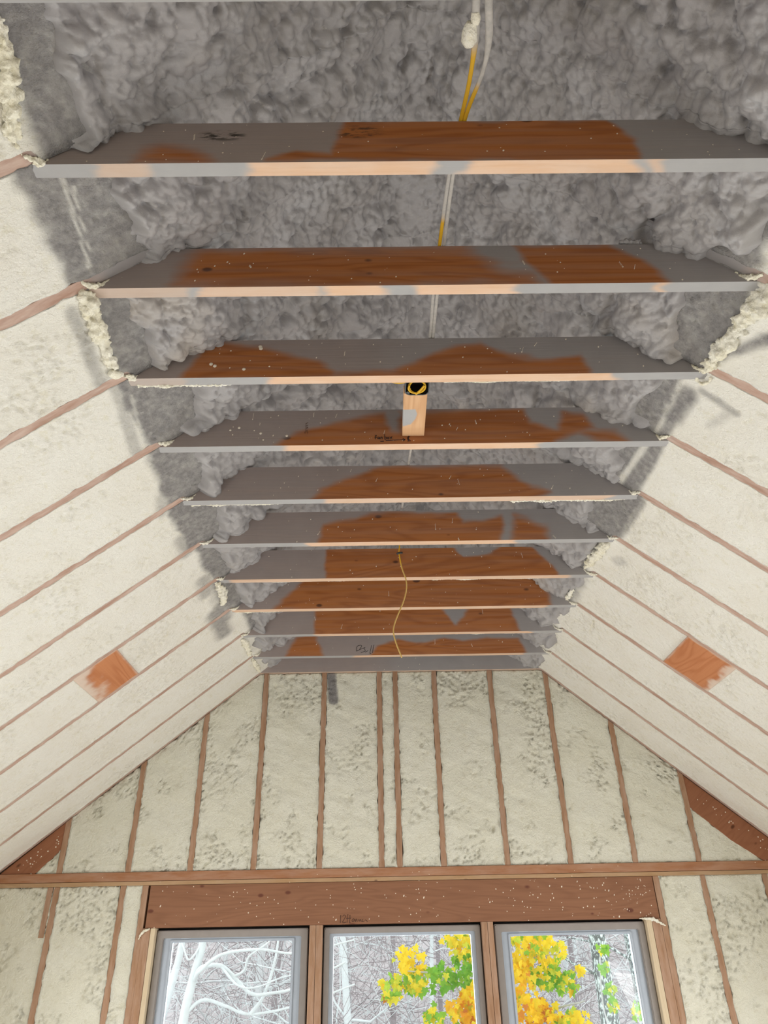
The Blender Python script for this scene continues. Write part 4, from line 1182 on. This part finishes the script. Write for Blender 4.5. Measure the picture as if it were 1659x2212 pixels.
def bare_tree(x, y, h, r, mat, nb, label, lean=.03):
    root = empty('bare_tree', (x, y, hz(x, y))); tag(root, label, 'tree', 'bare trees outside the windows')
    z0 = hz(x, y) - .2
    pts = smooth_path([(x + rt.normal(0, .03), y, z0), (x + rt.normal(0, lean * 3), y, z0 + h * .35), (x + rt.normal(0, lean * 6), y + rt.normal(0, .1), z0 + h * .7), (x + rt.normal(0, lean * 9), y, z0 + h)], 22)
    V, F = tube_arrays(pts, np.linspace(r, r * .35, 22), 9)
    child('trunk', raw_mesh('trunk', V, F), M[mat], root)
    parts = []
    for k in range(nb):
        i = rt.integers(4, 20); a = rt.uniform(0, 2 * math.pi)
        d = (math.cos(a), math.sin(a) * .6, rt.uniform(-.1, .7)); L = rt.uniform(.8, 2.2)
        p, tv = twig(pts[i], d, L, r * rt.uniform(.12, .3), .22); parts.append(tv)
        for q in range(3):
            j = rt.integers(2, 6); dd = rt.normal(0, 1, 3); dd[2] += .3
            parts.append(twig(p[j], dd, L * .5, r * .08, .3, 5, 3)[1])
    V, F = join(parts)
    child('twig_crown', raw_mesh('twig_crown', V, F), M[mat], root)
ONES = ['', 'first', 'second', 'third', 'fourth', 'fifth', 'sixth', 'seventh', 'eighth', 'ninth', 'tenth', 'eleventh', 'twelfth', 'thirteenth', 'fourteenth', 'fifteenth', 'sixteenth', 'seventeenth', 'eighteenth', 'nineteenth']
TENS = {20: ('twenty', 'twentieth'), 30: ('thirty', 'thirtieth'), 40: ('forty', 'fortieth')}
def NUMW(k):
    if k < 20: return ONES[k]
    a, b_ = TENS[k // 10 * 10]
    return b_ if k % 10 == 0 else a + '-' + ONES[k % 10]
spots = []
for k in range(46):
    y = 11 + 22 * (k / 46) ** 1.1 + rt.uniform(-.5, .5)
    x = rt.uniform(-.34, .46) * y
    spots.append((x, y))
spots.sort(key=lambda s: s[0])
for k, (x, y) in enumerate(spots):
    w = ['left', 'middle', 'right'][min(2, max(0, int((x / y + .27) / .19)))]
    far = 'nearer' if y < 15 else ('midway' if y < 22 else 'distant')
    tone = ['bark', 'bark_mauve', 'bark_white'][k % 3]
    tn = {'bark': 'grey', 'bark_mauve': 'mauve-brown', 'bark_white': 'whitish'}[tone]
    bare_tree(x, y, rt.uniform(8, 12), rt.uniform(.03, .075) * (1 + .02 * y), tone, 26 if y < 18 else 16, f'{far} bare {tn} tree outside the {w} window, {NUMW(k + 1)} from the left')
def special_tree(name, label, curves, mat, cat='tree', group=None):
    root = empty(name, (curves[0][0][0][0], curves[0][0][0][1], hz(0, 9))); tag(root, label, cat, group)
    for k, (pts, r0, r1) in enumerate(curves):
        n = 40; p = smooth_path(pts, n); V, F = tube_arrays(p, np.linspace(r0, r1, n), 9)
        child('trunk' if k == 0 else 'branch', raw_mesh('branch', V, F), M[mat], root)
    return root
special_tree('forked_tree', 'white forked tree with long curved branches outside the left window',
    [([(-2.15, 9, -2.5), (-2.12, 9, .6), (-2.07, 9, 1.39), (-2.01, 9, 1.79), (-1.94, 9, 2.17), (-1.90, 9, 3.2)], .060, .034),
     ([(-2.5, 9.3, -2.5), (-2.42, 9.3, .8), (-2.38, 9.3, 1.37), (-2.30, 9.3, 1.75), (-2.24, 9.3, 2.14), (-2.2, 9.3, 3.2)], .06, .03),
     ([(-2.01, 9, 1.79), (-1.91, 8.95, 1.88), (-1.71, 8.9, 1.89), (-1.56, 8.9, 1.79), (-1.37, 8.9, 1.64), (-1.16, 8.95, 1.64), (-.89, 9, 1.69), (-.4, 9, 1.9)], .026, .010),
     ([(-1.99, 9, 1.76), (-1.91, 8.8, 1.84), (-1.69, 8.8, 1.99), (-1.30, 8.8, 2.03), (-.89, 8.8, 1.99), (-.3, 8.8, 2.1)], .022, .008),
     ([(-2.05, 9, 1.48), (-1.88, 9, 1.59), (-1.63, 9, 1.53), (-1.38, 9, 1.46), (-.88, 9, 1.53), (-.3, 9, 1.7)], .020, .008),
     ([(-1.56, 8.9, 1.79), (-1.45, 8.85, 1.85), (-1.40, 8.8, 1.97), (-1.2, 8.8, 2.1), (-1.0, 8.8, 2.3)], .014, .006),
     ([(-1.38, 9, 1.46), (-1.25, 9, 1.62), (-1.15, 9, 1.95), (-1.12, 9, 2.3)], .02, .010),
     ([(-1.71, 8.9, 1.89), (-1.5, 8.8, 1.72), (-1.3, 8.8, 1.70), (-1.0, 8.8, 1.80)], .014, .005),
     ([(-2.07, 9, 1.39), (-1.85, 8.9, 1.30), (-1.6, 8.9, 1.38), (-1.3, 8.9, 1.33)], .016, .006),
     ([(-1.95, 9, 2.1), (-2.05, 8.9, 1.95), (-2.15, 8.9, 2.1), (-2.3, 8.9, 2.2)], .012, .005)], 'bark_white')
special_tree('lichen_tree', 'broad lichen-spotted trunk outside the right window',
    [([(2.48, 9.5, -2.5), (2.47, 9.5, 0), (2.46, 9.5, 1.6), (2.44, 9.5, 3.0)], .13, .085), ([(2.46, 9.5, 1.7), (2.1, 9.4, 1.85), (1.7, 9.3, 2.15)], .02, .008)], 'lichen')
special_tree('lichen_tree', 'thinner lichen-spotted trunk at the right edge of the right window',
    [([(3.36, 11, -2.4), (3.33, 11, 0), (3.30, 11, 1.6), (3.24, 11, 3.4)], .11, .07), ([(3.3, 11, 1.8), (2.9, 10.9, 2.0), (2.4, 10.8, 2.1)], .018, .008)], 'lichen')
# brush nobody could count
parts = []; parts2 = []
for k in range(3600):
    y = rt.uniform(10, 26); x = rt.uniform(-.34, .45) * y; z = rt.uniform(-.9, 2.9) * (y / 12) ** .5 
    a = rt.uniform(0, math.pi); d = (math.cos(a), rt.normal(0, .3), math.sin(a) * .8)
    parts.append(twig((x, y, z), d, rt.uniform(.8, 2.4), rt.uniform(.003, .008) * y / 13, .24, 7, 3)[1])
    if k % 5 < 3: parts2.append(parts.pop())
V, F = join(parts2)
tag(link('undergrowth', raw_mesh('undergrowth', V, F), M['bark_mauve']), 'tangle of thin mauve-brown bare brush filling the woods', 'undergrowth', kind='stuff')
V, F = join(parts)
tag(link('undergrowth', raw_mesh('undergrowth', V, F), M['bark_white']), 'tangle of thin bare whitish twigs filling the woods', 'undergrowth', kind='stuff')
# maple
def leaf_mat():
    m, nt, b = nt_new('autumn_leaf', .55)
    a = attr(nt, 'tone')
    col = ramp(nt, a, [(0.0, (.16, .42, .05)), (.3, (.30, .56, .07)), (.45, (.85, .72, .06)), (.75, (.95, .66, .03)), (.9, (.85, .38, .04)), (1.0, (.6, .22, .05))])
    nt.links.new(col, b.inputs['Base Color'])
    tr = nt.nodes.new('ShaderNodeBsdfTranslucent'); nt.links.new(col, tr.inputs[0])
    mx = nt.nodes.new('ShaderNodeMixShader'); mx.inputs[0].default_value = .45
    nt.links.new(b.outputs[0], mx.inputs[1]); nt.links.new(tr.outputs[0], mx.inputs[2])
    nt.links.new(mx.outputs[0], nt.nodes['Material Output'].inputs[0]); return m
M['leaf'] = leaf_mat()
LOBE = [(0, 0), (.18, -.12), (.5, -.05), (.36, .16), (.62, .42), (.30, .44), (.22, .62), (0, 1.0), (-.22, .62), (-.30, .44), (-.62, .42), (-.36, .16), (-.5, -.05), (-.18, -.12)]
def leaves(clusters, root, seed):
    r = np.random.default_rng(seed); V, F, T = [], [], []
    for (c, rad, cnt, tone, ts) in clusters:
        for k in range(cnt):
            d = r.normal(0, 1, 3); d = d / np.linalg.norm(d) * rad * r.uniform(.2, 1) ** .6
            p = np.array(c) + d * np.array([1, .8, .85])
            s = r.uniform(.04, .07)
            down = np.array([r.normal(0, .5), r.normal(0, .4), -1.0]); down /= np.linalg.norm(down)
            side = np.cross(down, [r.normal(0, .5), -1, r.normal(0, .4)]); side /= np.linalg.norm(side)
            nn = np.cross(side, down); b0 = len(V)
            for (u, v_) in LOBE: V.append(p + s * (u * side + v_ * down + .25 * abs(u) * nn))
            t = float(np.clip(r.normal(tone, ts), 0, 1)); T += [t] * len(LOBE)
            V.append(p + s * (.25 * down)); T.append(t)
            n = len(LOBE)
            for i in range(n): F.append([b0 + i, b0 + (i + 1) % n, b0 + n])
    return child('foliage', raw_mesh('foliage', np.array(V), F, {'tone': np.array(T)}, smooth=False), M['leaf'], root)
mp = special_tree('maple_tree', 'maple with yellow and green leaves outside the middle and right windows',
    [([(1.05, 7.7, -2.8), (1.0, 7.7, 0), (.98, 7.6, 1.3), (.98, 7.6, 2.6)], .06, .03), ([(.98, 7.6, 1.2), (.6, 7.5, 1.75), (.2, 7.5, 1.85)], .014, .006),
     ([(.98, 7.6, 1.5), (1.3, 7.5, 1.9), (1.6, 7.5, 1.95)], .014, .006), ([(.98, 7.6, 1.1), (1.4, 7.5, 1.5), (1.75, 7.5, 1.6)], .014, .006)], 'bark')
leaves([((.74, 7.5, 2.05), .16, 75, .52, .12), ((.62, 7.5, 2.12), .12, 30, .45, .15), ((.24, 7.5, 1.93), .15, 60, .55, .1), ((.08, 7.5, 1.74), .13, 45, .45, .2), ((.28, 7.5, 1.78), .13, 45, .42, .2),
        ((.50, 7.5, 1.80), .15, 55, .18, .15), ((.72, 7.5, 1.86), .15, 50, .2, .16), ((.80, 7.5, 1.66), .15, 70, .70, .14), ((.66, 7.5, 1.55), .14, 50, .72, .18), ((.45, 7.5, 1.50), .13, 40, .25, .2), ((.40, 7.5, 1.36), .14, 40, .5, .2), ((.8, 7.5, 1.4), .18, 60, .55, .2),
        ((1.28, 7.4, 2.05), .19, 90, .50, .16), ((1.46, 7.4, 1.98), .18, 80, .55, .14), ((1.20, 7.4, 1.82), .18, 95, .66, .14), ((1.42, 7.4, 1.80), .14, 55, .35, .22), ((1.58, 7.4, 1.74), .12, 40, .30, .2),
        ((1.20, 7.4, 1.58), .19, 95, .72, .16), ((1.36, 7.4, 1.50), .16, 60, .7, .18), ((1.62, 7.4, 1.47), .13, 40, .55, .15), ((1.50, 7.4, 1.38), .2, 60, .4, .2), ((1.2, 7.4, 1.35), .2, 70, .6, .2), ((1.72, 7.4, 1.84), .05, 8, .5, .05)], mp, 3)
vine = empty('leafy_vine', (2.3, 9.2, 0)); tag(vine, 'bright green leafy vine climbing the lichen-spotted trunk', 'vine')
Vv, Fv = tube_arrays(smooth_path([(2.42, 9.3, -2.4), (2.40, 9.3, .8), (2.36, 9.3, 1.5), (2.42, 9.3, 2.0)], 30), .008, 6)
child('stem', raw_mesh('stem', Vv, Fv), M['bark'], vine)
leaves([((2.42, 9.2, 1.98), .06, 14, .3, .12), ((2.40, 9.2, 1.80), .06, 12, .25, .1), ((2.42, 9.2, 1.62), .07, 18, .3, .1), ((2.44, 9.2, 1.48), .08, 16, .35, .1), ((2.75, 9.3, 1.42), .12, 20, .4, .15)], vine, 8)
